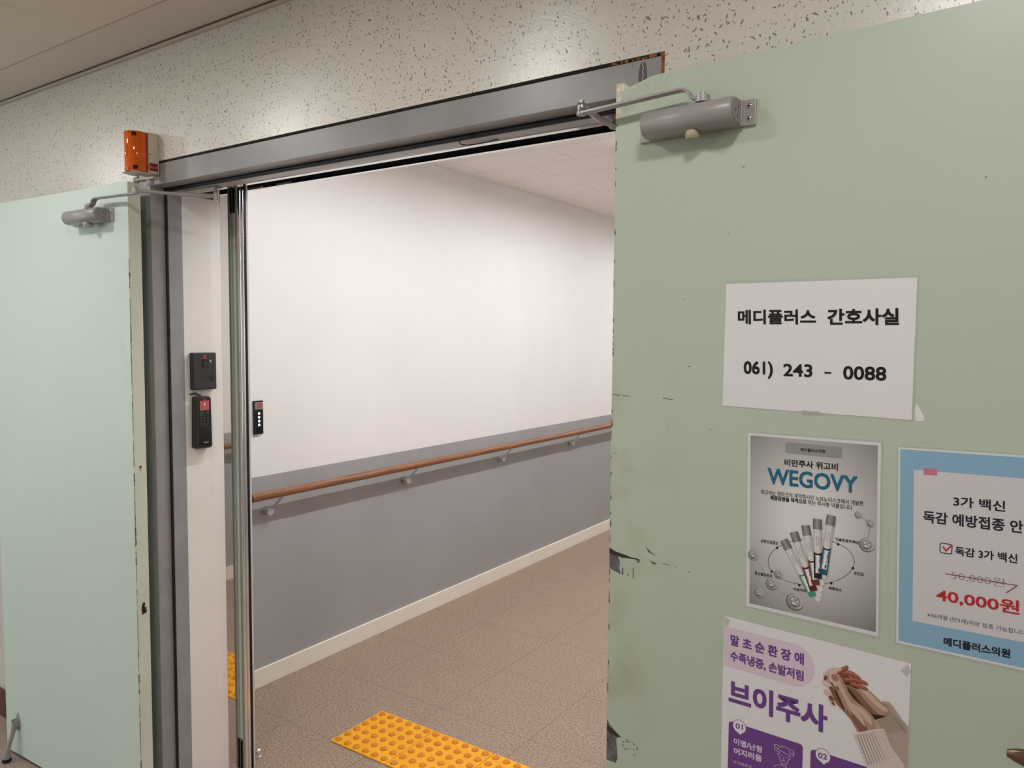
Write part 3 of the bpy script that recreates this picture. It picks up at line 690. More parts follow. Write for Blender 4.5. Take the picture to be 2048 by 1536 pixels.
for (a, c, dl, i, colr) in pens:
    A, B = Vector(a), Vector(c); d = (B - A); L = d.length; d.normalize(); n = Vector((-d.y, d.x)); ly = 5 + i * 1.8
    if n.x < 0: n = -n
    def q(u, v): p = A + d * u + n * v; return (p.x, p.y)
    b = MB(); lc = pm('pen_label_%d' % i, colr); hw = 6.3
    pr._poly(b, [q(15, -hw), q(15, hw), q(L, hw), q(L, -hw)], ly, PENW)
    pr._poly(b, [q(15, hw * .45), q(15, hw), q(L, hw), q(L, hw * .45)], ly + .2, PENS); pr._poly(b, [q(15, -hw), q(15, -hw * .75), q(dl, -hw * .75), q(dl, -hw)], ly + .2, PENS)
    pr._poly(b, [q(dl - 1.5, -hw)] + [q(dl + 2.2 * sin(pi * k / 8) + 0, -hw + 2 * hw * k / 8) for k in range(1, 8)] + [q(dl - 1.5, hw), q(L, hw), q(L, -hw)], ly + .5, lc)
    pr._poly(b, [q(dl + 5, -hw + 2.6), q(dl + 5, hw - 2), q(L - 9, hw - 2), q(L - 9, -hw + 2.6)], ly + .7, WIN)
    pr.line(b, [q(dl + 6, -hw + 3.4), q(L - 16, -hw + 3.4)], .7, ly + .9, lc); pr._poly(b, [q(L - 17, -hw + 7), q(L - 17, hw - 3), q(L - 10.5, hw - 3), q(L - 10.5, -hw + 7)], ly + .9, lc)
    pr._poly(b, [q(0, -6.8), q(0, 6.8), q(17, 7.2), q(17, -7.2)], ly + .8, CAPC); pr._poly(b, [q(0, -2.5), q(0, 1.0), q(17, 1.2), q(17, -2.5)], ly + 1.0, CAPL); pr._poly(b, [q(0, 4.2), q(0, 6.8), q(17, 7.2), q(17, 4.4)], ly + 1.0, CAPD); pr._poly(b, [q(0, -6.8), q(0, -5.4), q(17, -5.7), q(17, -7.2)], ly + 1.0, CAPD)
    pr.line(b, [q(30, -1.8), q(28.5, 0), q(30, 1.8), q(42, 1.8), q(43.5, 0), q(42, -1.8), q(30, -1.8)], .55, ly + .9, CAPD)
    vs, fs = text_mesh('wegovy', .03); o0 = Vector(q(dl + 6, 1.4)); ux = Vector(q(dl + 26, 1.4)) - o0; uy = Vector(q(dl + 6, 4.3)) - o0
    V = [b.bm.verts.new(((o0.x + ux.x * x + uy.x * y) * MM, -(ly + .9) * .00012 - .0006, (o0.y + ux.y * x + uy.y * y) * MM)) for x, y in vs]; mi = b.mi(DINK)
    for f in fs: b.bm.faces.new([V[k] for k in f]).material_index = mi
    b.build('pen_picture', pg)
# 3 blue vaccine poster
pb = poster('poster', 'light blue bordered price poster cut by the right edge of the photo', 'poster', 510.5, 1155.2); pr = Print(pb)
sheet('laminate_film', [(-9.5, 305), (206, 309), (217, -2), (-3, -4)], FILM, pb, -.00035, -.0001)
sheet('sheet', [(-7, 302), (202.5, 306.6), (213.3, 2.0), (0, 0)], GREY_PAPER, pb, -.0006, -.0003)
pr.poly('border_print', [(-4.4, 299.4), (199.8, 303.6), (210.2, 6), (3.2, 4)], 1, mat('print_sky_blue', lin((140, 180, 206)), .35, coat=.2))
pr.poly('white_panel', [(15.2, 270), (186, 274), (194, 43), (21.5, 39.1)], 2, mat('print_off_white', lin((214, 211, 212)), .36, coat=.2))
pr.poly('tape_print', jag([(28.3, 274.3), (45.4, 275.1), (46.6, 264.7), (28.2, 263.7)], .8, rng, 4), 3, mat('print_pink_tape', lin((204, 124, 142)), .4))
NAVY = mat('print_navy_ink', lin((28, 26, 44)), .35, coat=.2); PRED = mat('print_red_ink', lin((186, 42, 50)), .35, coat=.2); PGREY = mat('print_grey_ink', lin((140, 134, 138)), .4)
pr.text('title_lettering', [('3가 백신', .036, (69, 222.3), (63.6, 1), (-.6, 15.2)), ('독감 예방접종 안', .036, (30.6, 192.5), (124.2, 3.4), (-.7, 17.7)), ('내', .036, (158, 195.5), (15, .4), (-.5, 17))], 3, NAVY)
pr.text('option_lettering', [('독감 3가 백신', .036, (74.1, 150.3), (75.7, 2), (-.5, 13.2))], 3, NAVY)
b = MB(); bx = rrect(54, 150.8, 69.3, 165.2, 2.6); pr.line(b, bx + [bx[0]], 1.3, 3, NAVY); pr.line(b, [(57.5, 160.6), (61.8, 154.3)], 2, 4, PRED); pr.line(b, [(61.2, 154.0), (69.5, 165)], 2, 4.2, PRED); b.build('check_box', pb)
pr.text('old_price_lettering', [('50,000원', -.008, (70, 113.1), (65.9, 1.7), (-.5, 13.3))], 3, PGREY)
b = MB(); dr = mat('print_dark_red', lin((140, 40, 60)), .4); pr.line(b, [(62.3, 120.4), (151.4, 121.3)], 1.1, 4, dr); pr.line(b, [(151.4, 121.3), (138.1, 107.8)], 1.1, 4.1, dr); b.build('strike_line', pb)
pr.text('price_lettering', [('40,000원', .03, (52.1, 76.2), (102.9, 2.7), (-.8, 21))], 3, PRED)
pr.text('note_lettering', [('※36개월 (만3세)이상 접종 가능합니다', .0, (41, 49.2), (123.3, 1.9), (-.3, 8.2))], 3, NAVY)
pr.text('clinic_lettering', [('메디플러스의원', .05, (64.2, 12.5), (82.5, 2.9), (-.5, 12.4))], 3, NAVY)
# 4 purple and white poster
pp = poster('poster', 'large white poster with purple lettering and clasped hands, lowest on right door', 'poster', 234.9, 1132.0); pr = Print(pp)
sheet('sheet', [(0, 0), (297.5, -4.5), (299, -424), (1.8, -420)], WHITE_PAPER, pp, -.0006, -.0002)
PUR = mat('print_purple', lin((112, 68, 140)), .4); PILL = mat('print_lilac', lin((222, 204, 216)), .4); LILAC = mat('print_pale_lilac', lin((226, 214, 230)), .4)
pr.poly('title_pill', [(.5, -17.9)] + [(121 + 36 * cos(t), -54.5 + 36 * sin(t)) for t in [radians(90 - 9 * i) for i in range(21)]] + [(1.3, -88)], 1, PILL)
pr.text('title_lettering', [('말 초 순 환 장 애', .055, (13.7, -48.8), (125.1, -1.4), (-.4, 18.8)), ('수족냉증, 손발저림', .05, (13.8, -76.8), (125.3, -2), (-.3, 18.1))], 2, PUR)
pr.text('headline_lettering', [('브이주사', .058, (13.6, -155), (164.8, 2), (-.8, 43.8))], 2, PUR)
pr.poly('info_box', rrect(13.8, -292, 142, -185.6, 6), 1, PUR)
pr.poly('info_box', rrect(154.6, -292, 283, -187.6, 6), 1, PUR)
for c, r, rows in (((33.2, -190.2), 11.4, [('01', .03, (26.5, -195.3), (12.8, 1.1), (-.2, 9.4))]), ((174.1, -192.9), 11.4, [('02', .03, (166.7, -198.6), (14.5, 1.0), (-.3, 9.4))])):
    b = MB(); pr._poly(b, circle(c[0], c[1], r + .9), 2, PUR); pr._poly(b, circle(c[0], c[1], r), 3, WHITE_PAPER); pr._poly(b, [(c[0] - 4, c[1] - r + 1), (c[0] + 4.5, c[1] - r + .9), (c[0] + 2.4, c[1] - r - 3)], 3.1, WHITE_PAPER)
    b.build('number_bubble', pp); pr.text('number_lettering', rows, 4, PUR)
pr.text('symptom_lettering', [('이명/난청', .05, (24, -224.9), (49.5, .9), (-.3, 11.4)), ('어지러움', .05, (24.5, -242.3), (49.5, 2.5), (-.3, 11.6))], 2, LILAC)
pr.text('small_lettering', [('어지럼증과', -.004, (23.4, -259.7), (33.6, 1.9), (-.1, 5.5))], 2, LILAC)
b = MB()
for ln in ([(101.6, -206.6), (102.8, -202.8), (108, -199.6), (113.7, -198.9), (118.7, -200.6), (120.8, -204.1), (120.6, -209.3)], [(95.3, -201.9), (98.3, -205.6), (105.8, -208.5), (116.5, -210.7), (122.2, -211.2), (126.3, -210.7), (127.8, -206.7), (126.2, -206)],
           [(102.3, -200.4), (96.5, -200.2), (94.7, -202.1), (95.4, -204.5)], [(95.8, -206), (94.9, -208.9), (97.6, -210.6), (102.6, -211)], [(121.1, -201.4), (124.4, -200.7), (127.7, -203.4), (126.1, -206), (122.1, -207.5)],
           [(103, -210.4), (103.9, -213.5), (101, -214.5), (101.5, -217.7), (103.7, -219.6), (104.6, -223.5), (107.6, -228.8), (110.6, -230.3), (113.8, -229.6), (117.4, -226.2), (119.2, -219.1), (121.2, -217.6), (121.5, -214.9), (119.1, -214.1)],
           [(107.9, -225.3), (110.4, -223.6), (112.8, -224), (114.9, -225.8)], [(108.1, -229.5), (108.2, -232.9), (111.5, -233.9), (114.7, -233.5), (115.1, -230)], [(95.1, -241.1), (96.7, -237.5), (100.8, -235), (108.2, -232.5)], [(115, -233), (121, -236), (126, -238), (128, -242)], [(107, -200), (108, -203)]):
    pr.line(b, smooth_open(ln, 4), .75, 2, LILAC)
for ln in ([(105.6, -216.3), (109.3, -215.8)], [(113.4, -216.5), (117.1, -216.5)], [(110.6, -218.8), (110.7, -221.3), (112.8, -222.3)]): pr.line(b, ln, .75, 2, LILAC)
b.build('dizzy_man_drawing', pp)
SK = {k: mat('print_skin_' + k, lin(c), .4) for k, c in dict(light=(206, 178, 160), mid=(176, 142, 122), dark=(132, 96, 76), deep=(78, 44, 32), red=(176, 112, 92), redd=(140, 76, 58), pale=(216, 192, 178), nail=(168, 122, 116), tip=(148, 104, 100), crease=(54, 28, 20)).items()}
KN = {k: mat('print_knit_' + k, lin(c), .45) for k, c in dict(light=(214, 202, 194), mid=(196, 182, 170), back=(178, 162, 146), rib=(120, 100, 88), hem=(226, 212, 196)).items()}
b = MB()
def blob(p, layer, m, k=4): pr._poly(b, smooth_closed(p, k), layer, SK[m])
blob([(205.2, -65.2), (220.5, -59.4), (238, -62), (257.7, -75.6), (271.5, -82.2), (266.8, -97), (251.3, -106.1), (230.3, -92.5), (214.7, -82.9)], 2, 'mid')
blob([(207, -66), (222, -69), (236, -82), (252, -95), (263, -98), (251, -105), (231, -92), (215, -82)], 2.3, 'dark')
blob([(226, -64), (238, -64.5), (256, -78), (268, -86), (262, -90), (248, -82), (236, -73)], 2.4, 'light')
blob([(208, -67), (217, -75), (232, -90), (250, -102), (249, -105), (230, -92.5), (213, -80)], 2.6, 'deep')
blob([(248.2, -99.5), (265, -96.5), (259, -102), (249.7, -107), (238, -96)], 2.8, 'crease')
def finger(p, ws, layer, m, k=5):
    """rounded tapering stroke: one printed finger"""
    q = [Vector(v) for v in smooth_open(p, k)]; n = len(q); L, R = [], []
    for i, v in enumerate(q):
        d = (q[min(i + 1, n - 1)] - q[max(i - 1, 0)]).normalized(); t = i / (n - 1) * (len(ws) - 1); a = min(int(t), len(ws) - 2)
        w = (ws[a] + (ws[a + 1] - ws[a]) * (t - a)) / 2; nn = Vector((-d.y, d.x)) * w; L.append(v + nn); R.append(v - nn)
    d = (q[-1] - q[-2]).normalized(); c = q[-1]; w = (L[-1] - R[-1]).length / 2; a0 = math.atan2((L[-1] - c).y, (L[-1] - c).x)
    cap = [c + Vector((cos(a0 - pi * t / 6), sin(a0 - pi * t / 6))) * w for t in range(1, 6)]
    d2 = (q[1] - q[0]).normalized(); w0 = (L[0] - R[0]).length / 2; a1 = math.atan2((R[0] - q[0]).y, (R[0] - q[0]).x)
    cap0 = [q[0] + Vector((cos(a1 - pi * t / 6), sin(a1 - pi * t / 6))) * w0 for t in range(1, 6)]
    pr._poly(b, [tuple(v) for v in L + cap + R[::-1] + cap0], layer, SK[m])
blob([(195, -50), (206, -48), (218, -52), (228, -60), (222, -66), (210.5, -64), (202, -64)], 2.8, 'deep')
finger([(214, -59.5), (226.5, -60.4), (235.4, -62.2)], [8, 7.4, 5.6], 3, 'redd'); finger([(216, -59), (227, -59.6), (234.6, -61.4)], [3.6, 3, 2], 3.2, 'red')
finger([(201.2, -56.5), (215.7, -52.2), (227.4, -52.4), (235.3, -53.8)], [8, 8, 7.4, 5.6], 3.4, 'redd'); finger([(205, -55), (216, -51.4), (227, -51.4), (234.6, -52.8)], [3.2, 3.4, 3, 2], 3.6, 'red')
finger([(197.3, -48.6), (209, -43.6), (217.9, -45.2), (224.0, -47.4)], [8.4, 8.6, 7.6, 5.8], 3.8, 'redd'); finger([(199, -46), (209, -42.4), (217.6, -43.8), (223, -45.8)], [3, 4, 3.2, 2], 4, 'red')
finger([(187, -52), (196, -45), (201.8, -39.6), (206.2, -35.2)], [10, 9, 7.6, 5.4], 4.2, 'redd'); finger([(187, -49), (195, -43.4), (201, -38.6), (205.6, -34.8)], [5, 4.4, 3.4, 2.2], 4.4, 'red')
for c in ((205.8, -35.4), (223.2, -47.2), (234.6, -53.6), (234.8, -62.2)): pr._poly(b, circle(c[0] + .6, c[1], 1.7, 1.4, 12), 4.6, SK['tip'])
finger([(195.6, -41.2), (186.5, -44.8), (178.9, -50.2), (173.8, -56.9), (173.4, -62.4)], [5, 7, 7.4, 6.6, 5.6], 4.7, 'pale'); finger([(174.6, -60), (173.6, -64)], [5.2, 4.6], 4.8, 'redd')
blob([(177.9, -53.7), (183.3, -50.4), (194.7, -50.2), (202.9, -61.4), (208.8, -72.8), (219.1, -84.6), (236.9, -94), (248, -104.8), (252.2, -121.2), (240, -130), (226.3, -136.3), (220.4, -124.6), (207.8, -111.7), (192.8, -99.4), (183.8, -84), (178, -66.6)], 5, 'mid')
blob([(180, -60), (184, -62), (190, -74), (199, -92), (205, -104), (214, -116), (226, -135), (220.4, -124.6), (207.8, -111.7), (192.8, -99.4), (184.4, -84)], 5.2, 'dark')
finger([(190.1, -46.5), (184.0, -50.6), (181.6, -58.9), (186.5, -70)], [5, 6, 6, 5], 5.3, 'pale')
blob([(207, -103), (216, -97), (226, -106), (240, -125), (230, -133), (224, -127)], 5.3, 'dark'); blob([(218, -93), (232, -96), (244, -107), (245, -117), (236, -111), (226, -101)], 5.4, 'light')
finger([(184, -68), (190, -79), (197, -92), (204, -104)], [3, 4, 4, 2.5], 5.5, 'deep')
finger([(173.3, -69.9), (178.8, -71.9), (183.2, -75.8), (185.4, -78.4)], [8, 9.4, 9, 7.6], 5.8, 'pale'); finger([(184, -76.8), (185.8, -79.2)], [7.4, 6.4], 5.9, 'redd')
finger([(175.8, -84.1), (179.9, -87.5), (183.1, -91.1), (184.6, -93.4)], [7.4, 8.6, 8.2, 7], 5.8, 'pale'); finger([(183.4, -91.8), (185, -94.2)], [7, 6], 5.9, 'redd')
finger([(183.2, -96.9), (186.2, -99.6), (187.8, -101)], [6.4, 7.6, 6.6], 5.8, 'pale'); finger([(187, -99.8), (188.4, -101.4)], [4.8, 4.2], 5.9, 'redd')
finger([(236, -122), (226, -109), (215, -97), (207.5, -88.4), (200.6, -76.6), (193.7, -65.8), (188.9, -56.4)], [1.5, 8, 13.5, 12.5, 10.8, 11.4, 12], 6, 'light')
finger([(216, -112), (208.5, -100), (203, -89), (197.4, -79), (192.6, -71)], [1, 5, 4.2, 3.4, 2.4], 6.2, 'mid'); blob([(190.6, -71.5), (194, -71), (196, -75), (193.6, -77)], 6.3, 'dark')
finger([(216, -90), (210, -82), (203.4, -71), (198, -61)], [3.6, 3, 2.6, 1.8], 6.3, 'mid')
blob([(183.1, -54.6), (186.1, -51.8), (190.9, -51.8), (194.0, -55.4), (194.7, -59.7), (190.6, -62.2), (186.4, -62.1), (183.9, -59.0)], 6.5, 'nail'); blob([(186, -59.6), (190, -60.2), (194, -58.4), (194.4, -60), (190.6, -62), (187, -61.6)], 6.6, 'tip')
b.build('hands_picture', pp)
b = MB()
def knit(p, layer, m, sm=3): pr._poly(b, smooth_closed(p, sm), layer, KN[m])
pr._poly(b, [(249.7, -107.8), (264.8, -97.6), (268.8, -92.2), (271.6, -81.9), (265, -77.5), (257.7, -76.4), (260.8, -73.6), (269.2, -73), (274.5, -77.5), (287.5, -94.4), (297.0, -103), (297.5, -185), (288, -170), (270.1, -130.7), (263.3, -116.4), (251.8, -120.2)], 7, KN['back'])
for i in range(9):
    t = i / 8; x0, z0 = 253 + 18 * t, -108.5 + 22 * t; x1, z1 = 268 + 28 * min(t * 1.1, 1), -126 + 20 * t - (0 if t < .8 else 6)
    pr.line(b, [(x0, z0), ((x0 + x1) / 2 + 1.5, (z0 + z1) / 2 + 1.2), (x1 - 1, z1)], .9, 7.3, KN['rib'])
knit([(219.3, -140.7), (226.3, -136), (251.8, -121.6), (262.3, -117.4), (265.6, -121.6), (275.8, -144.1), (286.5, -156), (296.8, -172), (296.8, -200), (272, -204), (246.8, -199), (232.8, -167.5), (223.4, -149)], 8, 'light', 2)
knit([(219.6, -141), (226.3, -136.2), (251.8, -121.8), (262, -117.6), (262.4, -119.4), (252, -124), (226.6, -139)], 8.2, 'hem', 2)
for i in range(10):
    t = i / 9; x0, z0 = 225 + 34 * t, -139.5 + 19.5 * t; x1, z1 = 244 + 36 * t, -183 + 26 * t
    pr.line(b, [(x0, z0), ((x0 + x1) / 2 - 1, (z0 + z1) / 2 + 1), (x1, z1)], 1.1 - .5 * t, 8.3, KN['rib'] if t < .75 else KN['mid'])
b.build('sweater_picture', pp)
CT = mat('corner_tape', lin((214, 210, 198)), .3, alpha=.6)
pr.poly('corner_tape', [(293.5, -6), (283.1, -18.8), (292.1, -26.1), (298, -17.1)], 1.5, CT); pr.poly('corner_tape', [(1, -1), (12, -4), (8, -18), (1, -19)], 1.5, CT)

# ------------------------------------------------------------------ warning beacon over the left jamb
BX0, BX1, BZ0, BZ1 = -2.372, -2.300, CZ + .506, CZ + .632
bc = root('warning_light', 'orange warning beacon with ivory base over the left end of the frame', 'warning light', (-2.336, YW, BZ0))
def loc(x, y, z): return Vector((x - bc.location.x, y - bc.location.y, z - bc.location.z))
b = MB(); b.box(loc(BX0, YW, BZ0), loc(BX1, 1.362, BZ1), BEACON_WHITE, .002); b.cyl(loc(BX1 - .0005, 1.368, CZ + .565), loc(BX1 + .0006, 1.368, CZ + .565), .0018, SEAL, 12)
b.prism([(p[0], p[1]) for p in [(loc(0, 1.3635, 0).y, -.0035), (loc(0, 1.336, 0).y, -.0035), (loc(0, 1.312, 0).y, .0), (loc(0, 1.3635, 0).y, .0)]], loc(BX0 + .002, 0, 0).x, loc(BX1 - .002, 0, 0).x, BEACON_WHITE, axis='x')
b.build('base', bc)
def dome(r_x, r_y, z0, z1, y0):
    prof = [(loc(0, 0, 0).x + (BX0 + BX1) / 2 + r_x * cos(t), y0 - bc.location.y - r_y * abs(sin(t)) ** .8) for t in [pi * i / 24 for i in range(25)]]
    return prof, z0 - bc.location.z, z1 - bc.location.z
b = MB(); pf, z0, z1 = dome(.0345, .054, BZ0 + .002, BZ1 - .002, 1.3625)
cx = sum(p[0] for p in pf) / len(pf); cy = sum(p[1] for p in pf) / len(pf)
def sc(k): return [(cx + (p[0] - cx) * k, cy + (p[1] - cy) * k) for p in pf]
outer = [[Vector((p[0], p[1], z)) for p in sc(k)] for z, k in ((z0, .95), (z0 + .003, 1), (z1 - .003, 1), (z1, .95))]
b.loft(outer, ORANGE, True)
bmesh.ops.recalc_face_normals(b.bm, faces=b.bm.faces); b.build('lens', bc)
def band(t0, t1, za, zb, out, m, name):
    b = MB(); n = 8; f = len(pf) - 1
    def at(t, k): 
        u = t / pi * f; i = min(int(u), f - 1); q = Vector(pf[i]).lerp(Vector(pf[i + 1]), u - i); c = Vector((cx, cy)); d = (q - c).normalized(); return q + d * k
    b.loft([[Vector((*at(t, k), z)) for k, z in ((-.0008, za), (out, za), (out, zb), (-.0008, zb))] for t in [t0 + (t1 - t0) * i / n for i in range(n + 1)]], m, False)
    b.build(name, bc)
band(0, pi, z0 + .0035, z0 + .007, .0004, ORANGE_RIM, 'lens_rim'); band(0, pi, z1 - .0065, z1 - .003, .0004, ORANGE_RIM, 'lens_rim')
band(.02, .10, z0 + .004, z1 - .004, .0004, ORANGE_RIM, 'lens_seam')
CLIPM = mat('dark_red_clip', (.05, .006, .003), .5, spec=.2)
band(.55, .88, z0 + .005, z0 + .017, .0008, CLIPM, 'lens_clip'); band(.62, .95, z1 - .016, z1 - .004, .0008, CLIPM, 'lens_clip'); band(1.34, 1.39, z0 + .042, z0 + .08, .0005, CLIPM, 'lens_clip')
b = MB(); sy0, sy1 = loc(0, 1.364, 0).y, loc(0, 1.392, 0).y
b.box((loc(BX1, 0, 0).x - .0003, sy0, .008), (loc(BX1, 0, 0).x + .0004, sy1, .032), RED)
vs, fs = text_mesh('에스원', .02); mi = b.mi(mat('sticker_white', lin((214, 150, 150)), .5))
V = [b.bm.verts.new((loc(BX1, 0, 0).x + .0006, sy0 + .003 + x * .022, .015 + y * .008)) for x, y in vs]
for f in fs: b.bm.faces.new([V[k] for k in f]).material_index = mi
b.build('sticker', bc)

# ------------------------------------------------------------------ devices on the left jamb and the corridor wall (normals +X)
def side_text(b, s, off, x, y0, z0, wd, h, m):
    vs, fs = text_mesh(s, off); mi = b.mi(m)
    V = [b.bm.verts.new((x, y0 + u * wd, z0 + v * h)) for u, v in vs]
    for f in fs:
        try: b.bm.faces.new([V[k] for k in f]).material_index = mi
        except ValueError: pass
JX = -2.347
ic = root('intercom', 'square charcoal camera intercom box on the white left jamb, above the keypad', 'intercom', (JX, 1.563, CZ - .187))
b = MB(); b.box((.0003, -.045, 0), (.022, .045, .127), DEVICE, .004, 3); b.build('housing', ic)
b = MB(); b.prism(rrect(-.012, .074, .014, .104, .004), .0215, .0228, DEVICE_BLACK, axis='x'); b.cyl((.0225, .001, .089), (.0240, .001, .089), .0095, DEVICE, 28, .001); b.build('camera_lens', ic)
b = MB(); b.box((.0215, .016, .029), (.0228, .032, .048), DEVICE_BLACK, .0006); b.build('call_button', ic)
b = MB(); b.prism(circle(.021, .098, .0032, .0045, 16), .0215, .0226, mat('sensor_grey', lin((190, 186, 184)), .4), axis='x'); b.build('sensor', ic)
b = MB(); b.prism(rrect(-.0055, .105, .0065, .119, .003), .0218, .0224, REDLOGO, axis='x'); b.cyl((.0222, .0005, .112), (.0226, .0005, .112), .0022, DEVICE, 14); b.build('red_logo_mark', ic)
b = MB()
for i in range(7):
    for j in range(7):
        if (i - 3) ** 2 + (j - 3) ** 2 < 11: b.cyl((.0216, -.022 + i * .004, .03 + j * .004), (.0222, -.022 + i * .004, .03 + j * .004), .0008, DEVICE_BLACK, 6)
b.build('speaker_grille', ic)
fp = root('access_keypad', 'tall black fingerprint keypad with red screen on the white left jamb', 'keypad', (JX, 1.553, CZ - .388))
b = MB()
def taper(k, x): return [Vector((x, y * (1 - .10 * (z / .178)) * k, .089 + (z - .089) * (1 - (1 - k) * .3))) for y, z in rrect(-.0315, 0, .0315, .178, .009)]
b.loft([taper(1, .0003), taper(1, .022), taper(.95, .0265), taper(.90, .028)], DEVICE, False); b.build('housing', fp)
b = MB(); b.prism([(y * (1 - .08 * z / .178), z) for y, z in rrect(-.0235, .006, .0265, .172, .006)], .0275, .0288, DEVICE_BLACK, axis='x'); fpn = b.build('front_panel', fp)
b = MB(); b.box((.0285, -.0165, .131), (.0291, .0185, .164), SCREEN); b.cyl((.0288, .001, .152), (.0294, .001, .152), .0018, mat('screen_white', lin((236, 226, 226)), .4, emit=.2), 12); b.box((.0288, .0, .147), (.0294, .003, .156), MATS['screen_white']); b.box((.0288, -.005, .138), (.0294, .008, .141), DIM); b.build('screen', fpn)
b = MB(); b.prism(rrect(-.004, .164, .0075, .1715, .002), .0286, .0292, mat('dark_red_logo', lin((120, 50, 52)), .5), axis='x'); b.build('red_logo_mark', fpn)
b = MB()
for r, row in enumerate(('123', '456', '789', '*0#')):
    for c, ch in enumerate(row): side_text(b, ch, .01, .0293, -.015 + c * .013, .112 - r * .0098, .0035, .0052, DIM)
b.box((.0285, -.016, .1215), (.0292, -.004, .1235), DIM); b.box((.0285, .006, .1225), (.0292, .017, .1245), DIM)
b.build('number_keys', fpn)
b = MB(); b.tube([(.0285, .0025, .060), (.0291, .0025, .060), (.0293, .0025, .060)], [.0195, .0195, .017], BLACK, 32); b.build('fingerprint_sensor', fpn)
b = MB(); side_text(b, 'caps', .03, .0292, -.006, .017, .020, .006, mat('wordmark_grey', lin((150, 146, 146)), .5)); b.build('wordmark', fpn)
b = MB(); b.tube([(.006, -.038, .186), (.008, -.022, .190), (.012, -.004, .182), (.012, .002, .176)], .003, DEVICE, 8); b.build('cable', fp)
ek = root('exit_switch', 'slim black exit switch with four white lights on the corridor wall', 'switch', (XL, 2.188, CZ - .446))
b = MB(); b.box((.0003, -.024, 0), (.013, .024, .152), DEVICE_BLACK, .0018); hs = b.build('housing', ek)
b = MB(); b.box((.0128, -.0215, .112), (.0136, .0225, .147), mat('grey_badge', lin((128, 122, 118)), .4)); bd = b.build('badge', ek)
b = MB(); b.prism(rrect(-.006, .120, .012, .142, .004), .0134, .0140, REDLOGO, axis='x'); b.prism(rrect(-.001, .126, .007, .131, .001), .0139, .0142, MATS['grey_badge'], axis='x'); b.build('red_logo_mark', bd)
for i in range(4):
    b = MB(); b.cyl((.0128, .001, .094 - i * .0173), (.0136, .001, .094 - i * .0173), .0056, LED, 20); b.build('indicator_light', ek)

# ------------------------------------------------------------------ corridor fittings
def handrail(x, s, label, y0, y1, ys):
    h = root('handrail', label, 'handrail', (x, y0, .902))
    b = MB(); n = 20; ox = -s * .070
    b.tube([(ox, 0, 0), (ox, .003, 0), (ox, .006, 0), (ox, y1 - y0, 0)], [.015, .0185, .019, .019], WOOD, n); b.build('rail', h)
    for y in ys:
        b = MB(); yy = y - y0
        b.cyl((0, yy, -.085), (-s * .042, yy, -.085), .0195, mat('bracket_metal', lin((186, 184, 180)), .35, .3), 24, .002); bb = b.build('bracket_base', h)
        b = MB(); b.tube([(-s * .030, yy + .012, -.078), (-s * .046, yy + .026, -.055), (-s * .060, yy + .038, -.032), (-s * .068, yy + .044, -.017)], [.0055, .0055, .0055, .0055], MATS['bracket_metal'], 12)
        b.box((ox - .006, yy + .012, -.0205), (ox + .006, yy + .06, -.0165), MATS['bracket_metal'], .001); b.build('bracket_arm', bb)
handrail(XL, -1, 'brown wooden handrail along the grey and white left corridor wall', 2.097, CY1 - .1, [2.225 + .937 * i for i in range(8)])
handrail(XR, 1, 'brown wooden handrail on the corridor side hidden behind the right door', 2.097, CY1 - .1, [2.225 + .937 * i for i in range(8)])
# tactile paving
TP = .2975
tile = root('tactile_tile', 'yellow studded floor tile nearest the corridor wall, first of the row', 'floor tile', (-2.245, 2.038, 0), 0, 'yellow studded tiles across the corridor floor')
b = MB(); b.box((.0012, .0012, .0003), (TP - .0012, TP - .0012, .0052), YELLOW, .001); b.build('plate', tile)
b = MB(); c = Vector((0, 0, 0)); b.tube([c, c + Vector((0, 0, .0034)), c + Vector((0, 0, .0052)), c + Vector((0, 0, .0058))], [.0150, .0135, .0115, .008], STUD, 18)
st0 = b.build('stud', tile, (TP / 12, TP / 12, .005))
for i in range(1, 36):
    k = st0.copy(); COL.objects.link(k); k.parent = tile; k.location = (TP * (i % 6 + .5) / 6, TP * (i // 6 + .5) / 6, .005)
labels = ['yellow studded floor tile, second from the corridor wall', 'yellow studded floor tile, third from the corridor wall, cut by the photo edge', 'yellow studded floor tile fourth from the corridor wall, below the photo edge']
for i, lb in enumerate(labels):
    c = tile.copy(); COL.objects.link(c); c.location.x += TP * (i + 1); c['label'] = lb
    for ch in list(tile.children):
        k = ch.copy(); COL.objects.link(k); k.parent = c
# small chrome floor guide of the sliding door
fg = root('floor_guide', 'small chrome floor guide peeking out behind the sliding door post', 'door guide', (-2.392, 1.806, 0))
b = MB(); b.cyl((0, 0, 0), (0, 0, .004), .020, CHROME, 24, .001); b.build('foot_plate', fg)
b = MB(); b.tube([(0, 0, .003), (0, 0, .022), (0, 0, .028), (0, 0, .030)], [.013, .013, .011, .004], CHROME, 24); b.build('guide_pin', fg)

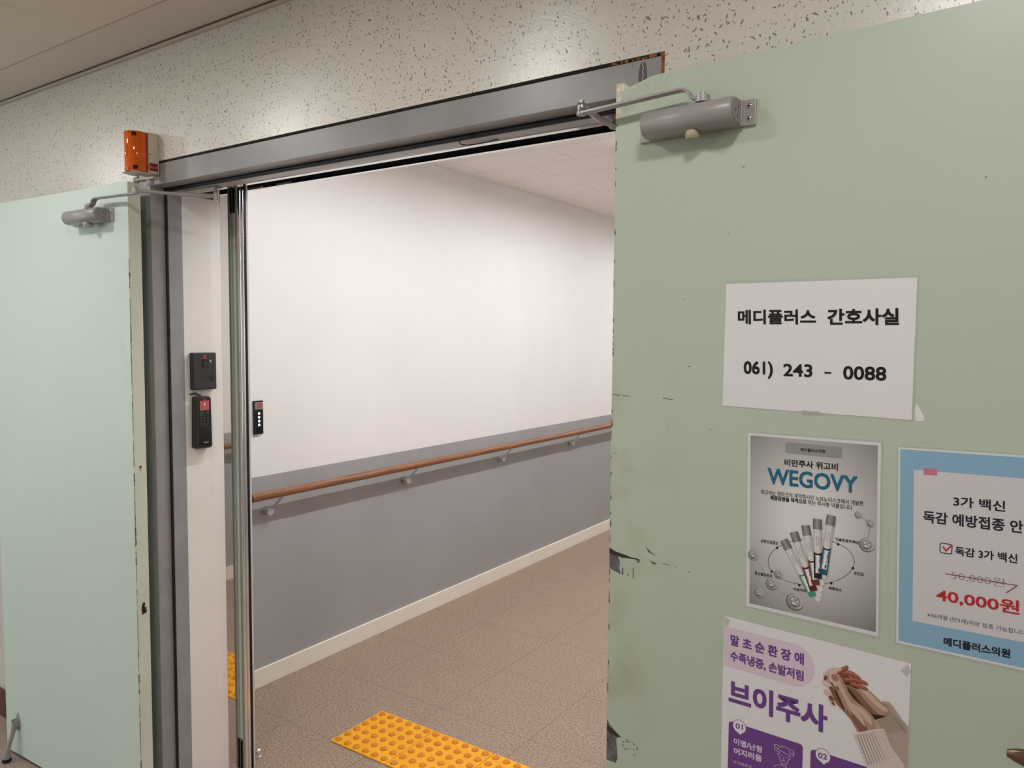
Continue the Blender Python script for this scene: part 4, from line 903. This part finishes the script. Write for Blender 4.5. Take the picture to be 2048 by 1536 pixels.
# ------------------------------------------------------------------ ceiling lamps (they light the two rooms; all above the frame)
def lamps(spots, z, r, strength, colr, nm, label, grp):
    em = mat(nm + '_diffuser', colr, .5); nb = em.node_tree.nodes['Principled BSDF']
    nb.inputs['Emission Color'].default_value = (*colr, 1); nb.inputs['Emission Strength'].default_value = strength
    first = None
    for x, y in spots:
        if first is None:
            first = root('ceiling_light', label, 'ceiling light', (x, y, z), 0, grp)
            b = MB(); n = 40
            b.loft([[Vector((q * cos(2 * pi * i / n), q * sin(2 * pi * i / n), zz)) for i in range(n)] for q, zz in ((r + .018, -.0005), (r + .016, -.006), (r + .002, -.007), (r, -.0022))], mat('lamp_ring', lin((235, 232, 226)), .4), True, False)
            b.build('frame', first)
            b = MB(); vs = [b.bm.verts.new((r * cos(2 * pi * i / n), r * sin(2 * pi * i / n), -.003)) for i in range(n)]; f = b.bm.faces.new(vs[::-1]); b.mi(em)
            o = b.build('diffuser', first)
        else:
            c = first.copy(); COL.objects.link(c); c.location = (x, y, z)
            for ch in list(first.children):
                k = ch.copy(); COL.objects.link(k); k.parent = c
lamps(HALL_LAMPS, HC, .085, HALL_STRENGTH, HALL_COLOR, 'hall_lamp', 'round recessed lamp in the hall ceiling above the photo', 'recessed hall lamps')
def battens(spots, z):
    em = mat('corridor_lamp_diffuser', CORRIDOR_COLOR, .5); nb = em.node_tree.nodes['Principled BSDF']
    nb.inputs['Emission Color'].default_value = (*CORRIDOR_COLOR, 1); nb.inputs['Emission Strength'].default_value = CORRIDOR_STRENGTH
    first = None
    for x, y in spots:
        if first is None:
            first = root('ceiling_light', 'white linear batten lamp on the corridor ceiling above the photo', 'ceiling light', (x, y, z), 0, 'batten lamps along the corridor ceiling')
            b = MB(); b.box((-.05, -.6, -.028), (.05, .6, -.0005), MATS['lamp_ring'], .002)
            for sx in (-1, 1): b.box((sx * .044, -.6, -.0365), (sx * .050, .6, -.0275), MATS['lamp_ring'], .001)
            b.build('frame', first)
            b = MB(); b.prism([(.023, -.0285), (.022, -.034), (-.022, -.034), (-.023, -.0285)], -.59, .59, em); b.build('diffuser', first)
        else:
            c = first.copy(); COL.objects.link(c); c.location = (x, y, z)
            for ch in list(first.children):
                k = ch.copy(); COL.objects.link(k); k.parent = c
battens(CORRIDOR_LAMPS, CC)
